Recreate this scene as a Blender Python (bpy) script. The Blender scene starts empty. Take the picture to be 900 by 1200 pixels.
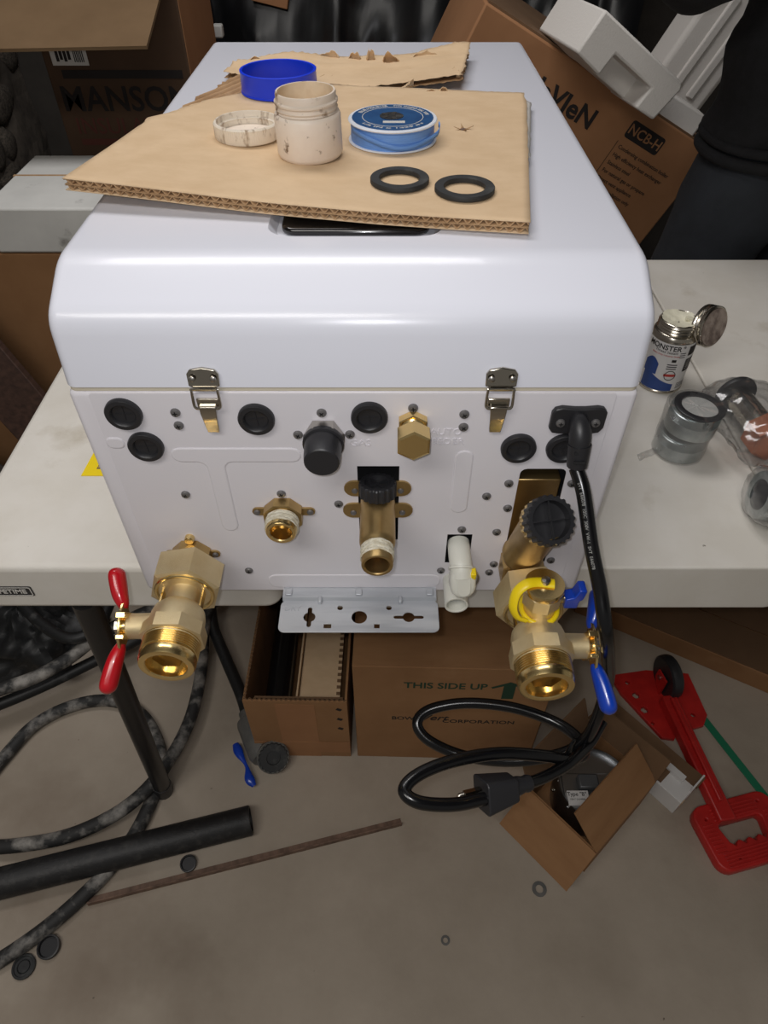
import bpy, bmesh, math, random
from mathutils import Matrix, Vector, noise

# ---------------------------------------------------------------- camera, world, light
scene = bpy.context.scene
C = scene.collection
PI = math.pi
R = math.radians

cam_d = bpy.data.cameras.new('camera')
cam_d.sensor_fit = 'VERTICAL'
cam_d.sensor_height = 36.0
cam_d.lens = 794 / 1200 * 36.0
cam_d.clip_start = 0.01
cam = bpy.data.objects.new('camera', cam_d)
C.objects.link(cam)
cam.location = (0, 0, 1.296)
cam.rotation_euler = (R(90 - 46), 0, 0)
scene.camera = cam

world = bpy.data.worlds.new('world')
scene.world = world
world.use_nodes = True
bg = world.node_tree.nodes['Background']
bg.inputs[0].default_value = (1.0, 0.95, 0.88, 1)
bg.inputs[1].default_value = 0.15


def lamp(name, kind, loc, energy, color, rot=(0, 0, 0), **kw):
    d = bpy.data.lights.new(name, kind)
    d.energy = energy
    d.color = color
    for k, v in kw.items():
        setattr(d, k, v)
    o = bpy.data.objects.new(name, d)
    C.objects.link(o)
    o.location = loc
    o.rotation_euler = rot
    return o


# two ceiling fixtures of the basement, and the torch of the phone that took the picture
lamp('ceiling_lamp', 'AREA', (-0.28, 1.12, 2.30), 12.5, (1.0, 0.97, 0.96), shape='RECTANGLE', size=1.2, size_y=0.4)
lamp('front_ceiling_lamp', 'AREA', (-0.55, -0.45, 2.25), 13.0, (1.0, 0.96, 0.91), shape='RECTANGLE', size=1.2, size_y=0.4)
lamp('phone_torch', 'POINT', (-0.014, 0.0, 1.312), 4.0, (0.97, 0.97, 1.0), shadow_soft_size=0.006)

vs = scene.view_settings
vs.view_transform = 'Standard'
vs.look = 'None'
vs.gamma = 1
vs.use_curve_mapping = False
vs.exposure = 0.0

XC, YF, ZT = -0.0235, 0.427, 0.737
ZC = ZT + 0.332
rnd = random.Random(7)

# ---------------------------------------------------------------- materials


def lin(c):
    def f(u):
        u /= 255.0
        return u / 12.92 if u <= 0.04045 else ((u + 0.055) / 1.055) ** 2.4
    return (f(c[0]), f(c[1]), f(c[2]), 1)


def mat(name, col, rough=0.5, metal=0.0, col2=None, scale=20.0, stretch=(1, 1, 1), detail=4.0, ramp=(0.35, 0.65),
        bump=0.0, bscale=None, bstretch=None, coat=0.0, trans=0.0, alpha=1.0, spec=None, col3=None, scale3=5.0, ramp3=(0.55, 0.7), sss=0.0, rough2=None, speck=None):
    m = bpy.data.materials.new(name)
    m.use_nodes = True
    nt = m.node_tree
    n, l = nt.nodes, nt.links
    b = n['Principled BSDF']
    b.inputs['Base Color'].default_value = lin(col)
    b.inputs['Roughness'].default_value = rough
    b.inputs['Metallic'].default_value = metal
    b.inputs['Coat Weight'].default_value = coat
    b.inputs['Coat Roughness'].default_value = 0.08
    b.inputs['Transmission Weight'].default_value = trans
    b.inputs['Alpha'].default_value = alpha
    if spec is not None:
        b.inputs['Specular IOR Level'].default_value = spec
    if sss:
        b.inputs['Subsurface Weight'].default_value = sss
        b.inputs['Subsurface Radius'].default_value = (0.01, 0.01, 0.01)
    tc = n.new('ShaderNodeTexCoord')

    def nz(sc, st, det):
        mp = n.new('ShaderNodeMapping')
        mp.inputs['Scale'].default_value = st
        l.new(tc.outputs['Object'], mp.inputs['Vector'])
        t = n.new('ShaderNodeTexNoise')
        t.inputs['Scale'].default_value = sc
        t.inputs['Detail'].default_value = det
        t.inputs['Roughness'].default_value = 0.6
        l.new(mp.outputs[0], t.inputs['Vector'])
        return t

    def rp(t, a, bb):
        mr = n.new('ShaderNodeMapRange')
        mr.inputs['From Min'].default_value = a
        mr.inputs['From Max'].default_value = bb
        l.new(t.outputs['Fac'], mr.inputs['Value'])
        return mr
    src = None
    if col2 is not None:
        f = rp(nz(scale, stretch, detail), *ramp)
        mx = n.new('ShaderNodeMix')
        mx.data_type = 'RGBA'
        mx.inputs['A'].default_value = lin(col)
        mx.inputs['B'].default_value = lin(col2)
        l.new(f.outputs[0], mx.inputs['Factor'])
        src = mx
        if rough2 is not None:
            mr = n.new('ShaderNodeMix')
            mr.inputs['A'].default_value = rough
            mr.inputs['B'].default_value = rough2
            l.new(f.outputs[0], mr.inputs['Factor'])
            l.new(mr.outputs['Result'], b.inputs['Roughness'])
    if col3 is not None:
        f = rp(nz(scale3, (1, 1, 1.0001), 6.0), *ramp3)
        mx = n.new('ShaderNodeMix')
        mx.data_type = 'RGBA'
        if src is None:
            mx.inputs['A'].default_value = lin(col)
        else:
            l.new(src.outputs['Result'], mx.inputs['A'])
        mx.inputs['B'].default_value = lin(col3)
        l.new(f.outputs[0], mx.inputs['Factor'])
        src = mx
    if speck:
        f = rp(nz(speck[1], (1, 1, 1.0002), 3.0), speck[2], speck[2] + 0.03)
        mx = n.new('ShaderNodeMix')
        mx.data_type = 'RGBA'
        l.new(src.outputs['Result'], mx.inputs['A'])
        mx.inputs['B'].default_value = lin(speck[0])
        l.new(f.outputs[0], mx.inputs['Factor'])
        src = mx
    if src is not None:
        l.new(src.outputs['Result'], b.inputs['Base Color'])
    if bump:
        t = nz(bscale or scale, bstretch or stretch, 6.0)
        bp = n.new('ShaderNodeBump')
        bp.inputs['Strength'].default_value = min(1.0, bump)
        bp.inputs['Distance'].default_value = 0.002 * max(1.0, bump)
        l.new(t.outputs['Fac'], bp.inputs['Height'])
        l.new(bp.outputs[0], b.inputs['Normal'])
    return m


M = {}
M['enamel'] = mat('white_enamel', (229, 231, 241), 0.28, coat=0.25, bump=0.03, bscale=900)
M['panel'] = mat('white_powder_coat', (226, 223, 228), 0.42, bump=0.04, bscale=700)
M['gasket'] = mat('cream_gasket', (205, 196, 176), 0.7)
M['dark'] = mat('dark_cavity', (18, 18, 20), 0.7)  # near-black standing in for the shade inside openings and slots
M['rubber'] = mat('black_rubber', (38, 38, 41), 0.42)
M['rubber_dull'] = mat('dull_black_rubber', (40, 41, 42), 0.62, col2=(75, 76, 74), scale=60, ramp=(0.55, 0.8))
M['screw'] = mat('dark_zinc_screw', (122, 120, 120), 0.4, metal=0.5)
M['steel'] = mat('nickel_steel', (176, 172, 166), 0.32, metal=1.0)
M['chrome'] = mat('polished_nickel', (190, 184, 172), 0.16, metal=1.0)
M['galv'] = mat('galvanized_steel', (206, 209, 213), 0.42, metal=0.4, col2=(180, 184, 190), scale=9, stretch=(0.5, 4, 4), ramp=(0.4, 0.6))
M['zinc'] = mat('zinc_plating', (186, 192, 192), 0.26, metal=0.8, col2=(150, 158, 158), scale=40, rough2=0.4)
M['brass'] = mat('machined_brass', (236, 208, 146), 0.25, metal=1.0)
M['cast'] = mat('sand_cast_brass', (238, 220, 178), 0.46, metal=0.85, bump=0.25, bscale=1400, col2=(226, 204, 158), scale=30)
M['brass_dark'] = mat('dull_brass', (196, 168, 116), 0.38, metal=0.95, col2=(176, 148, 98), scale=25)
M['tapewhite'] = mat('white_thread_tape', (232, 228, 212), 0.6, col2=(196, 186, 160), scale=160, stretch=(1, 1, 3), bump=0.8, bscale=300)
M['wplastic'] = mat('natural_white_plastic', (222, 222, 212), 0.38, sss=0.15)
M['red'] = mat('red_vinyl', (190, 12, 28), 0.3, coat=0.5)
M['blue'] = mat('blue_vinyl', (14, 62, 176), 0.3, coat=0.5)
M['yellow'] = mat('yellow_plastic', (244, 214, 20), 0.4)
M['cable'] = mat('black_cable_jacket', (14, 14, 16), 0.22)
M['kraft'] = mat('kraft_liner', (217, 189, 153), 0.85, col2=(209, 180, 143), scale=30, stretch=(1, 1.5, 1), col3=(224, 196, 160), scale3=9, ramp3=(0.55, 0.75), bump=0.1, bscale=80)
M['flute'] = mat('kraft_fluting', (184, 150, 112), 0.9, col2=(164, 130, 94), scale=30)
M['box'] = mat('brown_carton', (154, 114, 76), 0.85, col2=(142, 103, 67), scale=7, stretch=(1, 5, 1), bump=0.08, bscale=60, col3=(164, 124, 86), scale3=4)
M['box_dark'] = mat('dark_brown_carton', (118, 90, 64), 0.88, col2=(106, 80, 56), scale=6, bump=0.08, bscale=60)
M['box_print'] = mat('shaded_printed_carton', (84, 62, 44), 0.88, col2=(74, 54, 38), scale=6)  # carton brown darkened for the shade on the insulation carton front
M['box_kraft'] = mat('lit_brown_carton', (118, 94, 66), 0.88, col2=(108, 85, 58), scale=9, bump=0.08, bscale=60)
M['box_red'] = mat('reddish_brown_carton', (166, 120, 82), 0.85, col2=(154, 109, 73), scale=6, bump=0.08, bscale=60)
M['ink'] = mat('black_print', (34, 28, 26), 0.8)
M['ink_red'] = mat('dull_red_print', (88, 46, 36), 0.8)
M['ink_green'] = mat('green_print', (30, 62, 44), 0.8)
M['paper'] = mat('white_paper_label', (205, 202, 196), 0.6)
M['ringblue'] = mat('bright_blue_plastic', (20, 62, 232), 0.32, sss=0.05)
M['tapeblue'] = mat('light_blue_tape', (112, 160, 226), 0.5, col2=(96, 142, 214), scale=200, stretch=(0.05, 0.05, 4), bump=0.3, bscale=200, bstretch=(0.05, 0.05, 3))
M['spool'] = mat('white_spool_plastic', (226, 230, 238), 0.4)
M['spoolblue'] = mat('dark_blue_label', (46, 90, 140), 0.35, col2=(38, 76, 124), scale=60)
M['jar'] = mat('stained_white_plastic', (242, 230, 216), 0.42, col2=(230, 214, 198), scale=18, col3=(120, 96, 74), scale3=75, ramp3=(0.62, 0.70), bump=0.15, bscale=90)
M['jardirt'] = mat('dirty_thread_plastic', (226, 212, 196), 0.5, col2=(140, 114, 90), scale=60, ramp=(0.54, 0.66), bump=0.2, bscale=90)
M['jarin'] = mat('residue_coated_plastic', (240, 222, 194), 0.5, col2=(218, 192, 156), scale=30)
M['liddirt'] = mat('stained_ribbed_plastic', (232, 222, 206), 0.5, col2=(150, 126, 100), scale=130, stretch=(1, 1, 0.4), ramp=(0.54, 0.7))
M['table'] = mat('grey_white_table_plastic', (222, 218, 210), 0.55, col2=(214, 209, 199), scale=12, bump=0.1, bscale=600, col3=(178, 168, 148), scale3=7, ramp3=(0.60, 0.80), speck=((120, 112, 102), 70, 0.76))
M['table_edge'] = M['table']
M['blackmetal'] = mat('black_painted_steel', (22, 21, 22), 0.35)
M['concrete'] = mat('concrete_floor', (178, 166, 151), 0.8, col2=(158, 146, 131), scale=3.2, ramp=(0.35, 0.65), detail=10, bump=0.35, bscale=45, col3=(128, 113, 98), scale3=1.7, ramp3=(0.54, 0.74), speck=((70, 58, 48), 38, 0.74))
M['hose'] = mat('dusty_black_hose', (42, 42, 42), 0.65, col2=(158, 154, 148), scale=24, ramp=(0.46, 0.68), detail=8, bump=0.2, bscale=120)
M['hoseclean'] = mat('black_hose', (30, 31, 32), 0.5, col2=(74, 74, 74), scale=30, ramp=(0.58, 0.75), detail=8)
M['abs'] = mat('black_pipe_plastic', (32, 32, 33), 0.5, col2=(56, 55, 54), scale=60, ramp=(0.5, 0.75), bump=0.25, bscale=300)
M['absgloss'] = mat('glossy_black_pipe', (16, 17, 19), 0.22)
M['rust'] = mat('rusty_steel', (128, 102, 86), 0.7, col2=(92, 72, 60), scale=50, stretch=(0.2, 1, 1), bump=0.3, bscale=200)
M['foam'] = mat('white_eps_foam', (226, 222, 216), 0.8, bump=0.3, bscale=260)
M['foamgrey'] = mat('pale_grey_carton', (212, 212, 208), 0.7, col2=(200, 200, 196), scale=9, col3=(140, 138, 134), scale3=14, ramp3=(0.62, 0.75))
M['stone'] = mat('field_stone', (110, 101, 90), 0.95, col2=(62, 57, 52), scale=9, ramp=(0.38, 0.62), detail=8, bump=1.5, bscale=30)
M['mortar'] = mat('dusty_mortar', (98, 90, 81), 0.95, col2=(64, 58, 52), scale=12, bump=1.5, bscale=25)
M['wallback'] = mat('dark_basement_wall', (70, 65, 60), 0.9, col2=(52, 48, 44), scale=4, bump=0.5, bscale=30)
M['bag'] = mat('black_plastic_sheeting', (15, 16, 18), 0.28)
M['wood'] = mat('dark_stained_wood', (84, 60, 50), 0.7, col2=(60, 42, 35), scale=9, stretch=(8, 8, 0.6))
M['jacket'] = mat('black_jacket_cloth', (17, 17, 19), 0.9, col2=(24, 24, 27), scale=60, bump=0.4, bscale=400)
M['denim'] = mat('black_denim', (33, 36, 41), 0.9, col2=(46, 50, 56), scale=7, detail=8, bump=0.4, bscale=500)
M['skin'] = mat('skin', (200, 150, 125), 0.55)
M['hair'] = mat('dark_hair', (40, 30, 24), 0.6)
M['redpaint'] = mat('red_painted_metal', (196, 40, 36), 0.42, col2=(172, 32, 30), scale=20)
M['green'] = mat('green_strap', (24, 118, 84), 0.6)
M['silver'] = mat('bare_aluminium', (176, 178, 180), 0.34, metal=1.0)
M['greyplate'] = mat('grey_motor_housing', (92, 94, 96), 0.45, metal=0.3)
M['copper'] = mat('copper', (206, 132, 98), 0.28, metal=1.0)
M['white_carton'] = mat('white_carton', (214, 212, 210), 0.6)
M['dope'] = mat('cream_pipe_dope', (222, 218, 196), 0.5, bump=1.2, bscale=60)
M['tin'] = mat('tinned_steel', (200, 194, 182), 0.24, metal=1.0, col2=(168, 160, 146), scale=30)
M['lidprint'] = mat('brown_stamped_lid', (104, 86, 78), 0.4, metal=0.2, col2=(176, 160, 148), scale=90, bump=0.5, bscale=150)
M['label_blue'] = mat('label_blue_print', (34, 66, 132), 0.4)
M['label_red'] = mat('label_red_print', (182, 52, 44), 0.4)
M['grey_rubber'] = mat('grey_cuff', (88, 88, 86), 0.6, col2=(110, 108, 104), scale=30)
M['display'] = mat('black_glass_panel', (20, 18, 18), 0.15, coat=0.4)
M['inkgrey'] = mat('pale_emboss', (224, 221, 226), 0.5)


def film_mat():
    m = bpy.data.materials.new('clear_plastic_film')
    m.use_nodes = True
    n, l = m.node_tree.nodes, m.node_tree.links
    n.remove(n['Principled BSDF'])
    t = n.new('ShaderNodeBsdfTransparent')
    t.inputs[0].default_value = (0.93, 0.93, 0.93, 1)
    g = n.new('ShaderNodeBsdfGlossy')
    g.inputs['Roughness'].default_value = 0.12
    d = n.new('ShaderNodeBsdfDiffuse')
    d.inputs[0].default_value = (0.8, 0.8, 0.8, 1)
    lw = n.new('ShaderNodeLayerWeight')
    lw.inputs['Blend'].default_value = 0.25
    m1 = n.new('ShaderNodeMixShader')
    m1.inputs[0].default_value = 0.05
    m2 = n.new('ShaderNodeMixShader')
    l.new(t.outputs[0], m1.inputs[1])
    l.new(d.outputs[0], m1.inputs[2])
    l.new(lw.outputs['Facing'], m2.inputs[0])
    l.new(m1.outputs[0], m2.inputs[1])
    l.new(g.outputs[0], m2.inputs[2])
    l.new(m2.outputs[0], n['Material Output'].inputs['Surface'])
    return m


M['film'] = film_mat()

# ---------------------------------------------------------------- mesh helpers


def catmull(pts, n=8, closed=False):
    P = [Vector(p) for p in pts]
    out = []
    N = len(P)
    segs = N if closed else N - 1
    for i in range(segs):
        if closed:
            a, b, c, d = P[(i - 1) % N], P[i], P[(i + 1) % N], P[(i + 2) % N]
        else:
            a = P[i - 1] if i > 0 else P[0] * 2 - P[1]
            b, c = P[i], P[i + 1]
            d = P[i + 2] if i + 2 < N else P[-1] * 2 - P[-2]
        for k in range(n):
            t = k / n
            out.append(0.5 * ((2 * b) + (c - a) * t + (2 * a - 5 * b + 4 * c - d) * t * t + (3 * b - 3 * c + d - a) * t ** 3))
    if not closed:
        out.append(P[-1].copy())
    return out


def rrect(x0, y0, x1, y1, r, n=5):
    out = []
    for cx, cy, a0 in ((x1 - r, y1 - r, 0), (x0 + r, y1 - r, 90), (x0 + r, y0 + r, 180), (x1 - r, y0 + r, 270)):
        for k in range(n + 1):
            a = R(a0 + 90 * k / n)
            out.append((cx + r * math.cos(a), cy + r * math.sin(a)))
    return out


def circ(cx, cy, r, n=24, ph=0.0):
    return [(cx + r * math.cos(2 * PI * k / n + ph), cy + r * math.sin(2 * PI * k / n + ph)) for k in range(n)]


class G:
    def __init__(s):
        s.v, s.f = [], []

    def add(s, vs_, fs, T=None):
        o = len(s.v)
        for p in vs_:
            p = Vector(p)
            s.v.append(tuple(T @ p if T is not None else p))
        for f in fs:
            s.f.append(tuple(o + i for i in f))
        return s

    def box(s, x0, x1, y0, y1, z0, z1, T=None):
        vv = [(x, y, z) for z in (z0, z1) for y in (y0, y1) for x in (x0, x1)]
        return s.add(vv, [(0, 2, 3, 1), (4, 5, 7, 6), (0, 1, 5, 4), (2, 6, 7, 3), (0, 4, 6, 2), (1, 3, 7, 5)], T)

    def prism(s, poly, h0, h1, T=None):
        n = len(poly)
        vv = [(x, y, h0) for x, y in poly] + [(x, y, h1) for x, y in poly]
        ff = [tuple(range(n))[::-1], tuple(range(n, 2 * n))] + [(i, (i + 1) % n, n + (i + 1) % n, n + i) for i in range(n)]
        return s.add(vv, ff, T)

    def taper(s, pa, ha, pb, hb, T=None):
        n = len(pa)
        vv = [(x, y, ha) for x, y in pa] + [(x, y, hb) for x, y in pb]
        ff = [tuple(range(n))[::-1], tuple(range(n, 2 * n))] + [(i, (i + 1) % n, n + (i + 1) % n, n + i) for i in range(n)]
        return s.add(vv, ff, T)

    def lathe(s, prof, n=32, T=None, caps=(True, True), ph=0.0):
        vv, ff = [], []
        for r, h in prof:
            for k in range(n):
                a = 2 * PI * k / n + ph
                vv.append((r * math.cos(a), r * math.sin(a), h))
        for i in range(len(prof) - 1):
            for k in range(n):
                k2 = (k + 1) % n
                ff.append((i * n + k, i * n + k2, (i + 1) * n + k2, (i + 1) * n + k))
        if caps[0]:
            ff.append(tuple(range(n))[::-1])
        if caps[1]:
            m_ = (len(prof) - 1) * n
            ff.append(tuple(range(m_, m_ + n)))
        return s.add(vv, ff, T)

    def hexnut(s, rc, h0, h1, ch=0.0, T=None, n=6, ph=0.0):
        p = circ(0, 0, rc, n, ph)
        q = circ(0, 0, rc - ch * 1.2, n, ph)
        vv = [(x, y, h0) for x, y in q] + [(x, y, h0 + ch * 0.5) for x, y in p] + [(x, y, h1 - ch * 0.5) for x, y in p] + [(x, y, h1) for x, y in q]
        ff = [tuple(range(n))[::-1], tuple(range(3 * n, 4 * n))]
        for k in range(3):
            ff += [(k * n + i, k * n + (i + 1) % n, (k + 1) * n + (i + 1) % n, (k + 1) * n + i) for i in range(n)]
        return s.add(vv, ff, T)

    def tube(s, pts, r, n=10, closed=False, caps=True, T=None, flat=1.0):
        P = [Vector(p) for p in pts]
        N = len(P)
        rr = r if isinstance(r, (list, tuple)) else [r] * N
        tg = []
        for i in range(N):
            a = P[i - 1] if (i > 0 or closed) else P[0]
            b = P[(i + 1) % N] if (i < N - 1 or closed) else P[-1]
            d = b - a
            tg.append(d.normalized() if d.length > 1e-9 else Vector((0, 0, 1)))
        u = tg[0].orthogonal().normalized()
        if abs(tg[0].z) < 0.9:
            u = tg[0].cross(Vector((0, 0, 1))).normalized()
        vv, ff = [], []
        for i in range(N):
            u = (u - tg[i] * u.dot(tg[i])).normalized()
            w = tg[i].cross(u)
            for k in range(n):
                a = 2 * PI * k / n
                vv.append(P[i] + (u * math.cos(a) + w * math.sin(a) * flat) * rr[i])
        for i in range(N if closed else N - 1):
            j = (i + 1) % N
            for k in range(n):
                k2 = (k + 1) % n
                ff.append((i * n + k, i * n + k2, j * n + k2, j * n + k))
        if caps and not closed:
            ff.append(tuple(range(n))[::-1])
            ff.append(tuple(range((N - 1) * n, N * n)))
        return s.add(vv, ff, T)

    def grid(s, fn, nu, nv, T=None):
        vv = [fn(i / nu, j / nv) for j in range(nv + 1) for i in range(nu + 1)]
        w = nu + 1
        ff = [(j * w + i, j * w + i + 1, (j + 1) * w + i + 1, (j + 1) * w + i) for j in range(nv) for i in range(nu)]
        return s.add(vv, ff, T)

    def mesh(s, name, sharp=35.0):
        me = bpy.data.meshes.new(name)
        me.from_pydata(s.v, [], s.f)
        bm = bmesh.new()
        bm.from_mesh(me)
        bmesh.ops.recalc_face_normals(bm, faces=bm.faces)
        bm.to_mesh(me)
        bm.free()
        smooth(me, sharp)
        return me


def smooth(me, sharp=35.0):
    if sharp:
        me.shade_smooth()
        me.set_sharp_from_angle(angle=R(sharp))


def obj(name, g, m, parent=None, sharp=35.0, bevel=0.0, seg=2, solid=0.0, T=None, label=None, kind=None):
    me = g if isinstance(g, bpy.types.Mesh) else g.mesh(name, sharp)
    o = bpy.data.objects.new(name, me)
    C.objects.link(o)
    if m is not None and len(me.materials) == 0:
        me.materials.append(M[m] if isinstance(m, str) else m)
    if parent is not None:
        o.parent = parent
    if T is not None:
        o.matrix_local = T
    if solid:
        md = o.modifiers.new('solid', 'SOLIDIFY')
        md.thickness = solid
        md.offset = 0
    if bevel:
        md = o.modifiers.new('bevel', 'BEVEL')
        md.width = bevel
        md.segments = seg
        md.limit_method = 'ANGLE'
        md.angle_limit = R(40)
    if label:
        o['label'] = label
    if kind:
        o['kind'] = kind
    return o


def tag(o, label, cat, group=None):
    o['label'] = label
    o['category'] = cat
    if group:
        o['group'] = group
    return o


def thing(name, label, cat, loc=(0, 0, 0), rot=(0, 0, 0), group=None):
    o = bpy.data.objects.new(name, None)
    o.empty_display_size = 0.02
    C.objects.link(o)
    o.location = loc
    o.rotation_euler = rot
    return tag(o, label, cat, group)


def struct(name, g, m, parent=None, **kw):
    o = obj(name, g, m, parent, **kw)
    if parent is None:
        o['kind'] = 'structure'
    return o


def dup_part(o, parent, T):
    c = o.copy()
    C.objects.link(c)
    c.parent = parent
    c.matrix_local = T
    return c


def plate(name, outlines, depth, bevel=0.0, sharp=35.0):
    """flat sheet with holes; lies in local xy, thickness centred on z = 0"""
    cu = bpy.data.curves.new(name, 'CURVE')
    cu.dimensions = '2D'
    cu.fill_mode = 'BOTH'
    cu.extrude = depth / 2 - bevel
    cu.bevel_depth = bevel
    cu.bevel_resolution = 1
    for pl in outlines:
        sp = cu.splines.new('POLY')
        sp.points.add(len(pl) - 1)
        for i, p in enumerate(pl):
            sp.points[i].co = (p[0], p[1], 0, 1)
        sp.use_cyclic_u = True
    o = bpy.data.objects.new(name, cu)
    me = bpy.data.meshes.new_from_object(o)
    me.name = name
    bpy.data.objects.remove(o)
    bpy.data.curves.remove(cu)
    smooth(me, sharp)
    return me


def text(body, size, depth=0.0003, bold=0.0, align='CENTER', shear=0.0, sx=1.0, space=1.0):
    cu = bpy.data.curves.new('lettering', 'FONT')
    cu.body = body
    cu.size = size
    cu.extrude = depth
    cu.offset = bold
    cu.align_x = align
    cu.align_y = 'CENTER'
    cu.shear = shear
    cu.space_character = space
    cu.resolution_u = 3
    o = bpy.data.objects.new('lettering', cu)
    me = bpy.data.meshes.new_from_object(o)
    me.name = 'lettering'
    if sx != 1.0:
        for v in me.vertices:
            v.co.x *= sx
    bpy.data.objects.remove(o)
    bpy.data.curves.remove(cu)
    return me


def frame(o, z, x=None):
    """matrix whose local z points along z and local x roughly along x"""
    z = Vector(z).normalized()
    x = Vector(x) if x is not None else z.orthogonal()
    y = z.cross(x).normalized()
    x = y.cross(z).normalized()
    m_ = Matrix((x, y, z)).transposed().to_4x4()
    m_.translation = Vector(o)
    return m_


def T3(x, y, z):
    return Matrix.Translation((x, y, z))


FRONT = frame((0, 0, 0), (0, -1, 0), (1, 0, 0))         # local xy -> x, z ; local z -> towards the camera side


def PM(u, v, d=0.0, rot=0.0):
    m_ = FRONT.copy()
    m_.translation = (u, -d, v)
    return m_ @ Matrix.Rotation(rot, 4, 'Z')


# ---------------------------------------------------------------- the setting
g = G()
def floor_h(u, v):
    return (-2.2 + 5.2 * u, -1.8 + 4.6 * v, 0)
g.grid(floor_h, 2, 2)
struct('floor', g, 'concrete')
struct('wall_back', G().box(-2.2, 3.0, 2.5, 2.6, 0, 2.5), 'wallback')
struct('ceiling', G().box(-2.2, 3.0, -1.8, 2.6, 2.5, 2.56), 'wallback')

# rubble wall on the left, with its stones standing proud
def wl(u, v):
    y, z = 0.3 + 2.2 * u, 2.5 * v
    p = Vector((0.0, y * 3, z * 3))
    return (-1.16 - 0.05 * noise.noise(p) - 0.02 * noise.noise(p * 3), y, z)
wall_l = struct('wall_left', G().grid(wl, 60, 60), 'mortar', sharp=0)
sr = random.Random(3)
stone_meshes = []
for k in range(5):
    bm = bmesh.new()
    bmesh.ops.create_icosphere(bm, subdivisions=2, radius=1.0)
    for v in bm.verts:
        d = 1 + 0.28 * noise.noise(v.co * 1.3 + Vector((k * 7, 0, 0)))
        v.co = Vector((v.co.x * 0.45, v.co.y, v.co.z)) * d
    me = bpy.data.meshes.new('stone')
    bm.to_mesh(me)
    bm.free()
    me.shade_smooth()
    me.materials.append(M['stone'])
    stone_meshes.append(me)
row = 0
z = 0.05
while z < 1.35:
    hh = sr.uniform(0.07, 0.12)
    y = 0.55 + sr.uniform(-0.1, 0.0)
    while y < 2.4:
        ww = sr.uniform(0.09, 0.19)
        o = bpy.data.objects.new('stone', sr.choice(stone_meshes))
        C.objects.link(o)
        o.parent = wall_l
        o.location = (-1.165, y + ww / 2, z + hh / 2)
        o.scale = (0.055, ww * 0.52, hh * 0.55)
        o.rotation_euler = (sr.uniform(-0.2, 0.2), 0, 0)
        y += ww
    z += hh

# ---------------------------------------------------------------- folding tables
def table(name, label, x0, x1, legs, lipb=0.007, y1=1.169):
    t = thing(name, label, 'table', ((x0 + x1) / 2, 0.457, 0))
    ox = (x0 + x1) / 2
    w = (x1 - x0) / 2
    D = y1 - 0.457
    g = G().prism(rrect(-w, 0, w, D, 0.018, 5), ZT - 0.072, ZT)
    obj('table_top', g, 'table', t, bevel=lipb, seg=3)
    for a in (0.10, D - 0.13):
        obj('support_rail', G().box(-w + 0.04, w - 0.04, a, a + 0.03, ZT - 0.090, ZT - 0.071), 'blackmetal', t, bevel=0.002)
    for (a, b) in legs:
        o = obj('leg', G().tube([(a[0] - ox, a[1] - 0.457, a[2]), (b[0] - ox, b[1] - 0.457, b[2])], 0.0155, 16), 'blackmetal', t)
        obj('foot_cap', G().lathe([(0.0165, -0.02), (0.018, 0.0), (0.0165, 0.022)], 16, T=frame((b[0] - ox, b[1] - 0.457, b[2]), Vector(a) - Vector(b))), 'rubber', o)
    return t

tl = table('folding_table', 'speckled grey-white folding table under the left half of the white boiler', -0.47, -0.116,
           [((-0.345, 0.47, 0.665), (-0.416, 0.512, 0.018)), ((-0.345, 1.08, 0.665), (-0.416, 1.10, 0.018))])
tr = table('folding_table', 'wide grey-white folding table under the right half of the boiler and the can', -0.078, 0.449,
           [((0.33, 1.10, 0.665), (0.40, 1.12, 0.018)), ((0.0, 1.08, 0.665), (-0.03, 1.12, 0.018))], 0.0025)
tf = table('folding_table', 'grey-white folding table at the right edge carrying the bagged fittings', 0.4515, 1.06,
           [((1.0, 1.08, 0.665), (1.02, 1.10, 0.018)), ((1.0, 0.55, 0.665), (1.02, 0.54, 0.018))], 0.0025)
# black name plate on the lip of the left table
ox = (-0.47 - 0.116) / 2
np_ = obj('name_plate', G().prism(rrect(-0.052, -0.008, 0.052, 0.008, 0.002), 0, 0.0012), 'rubber', tl, T=T3(-0.4395 - ox, 0.0002, ZT - 0.0395) @ FRONT, label='black name plate with raised border')
obj('lettering', text('LIFETIME', 0.0100, 0.0004, 0.0002, 'RIGHT'), 'paper', np_, T=T3(0.0455, 0, 0.0013))
obj('border', plate('border', [rrect(-0.051, -0.0072, 0.051, 0.0072, 0.002), rrect(-0.050, -0.0064, 0.050, 0.0064, 0.002)], 0.0006), 'paper', np_, T=T3(0, 0, 0.0014))

# ---------------------------------------------------------------- boiler
boiler = thing('boiler', 'white wall-hung boiler lying on its back across the tables, pipe side facing forward', 'boiler', (XC, YF, ZT))

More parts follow.
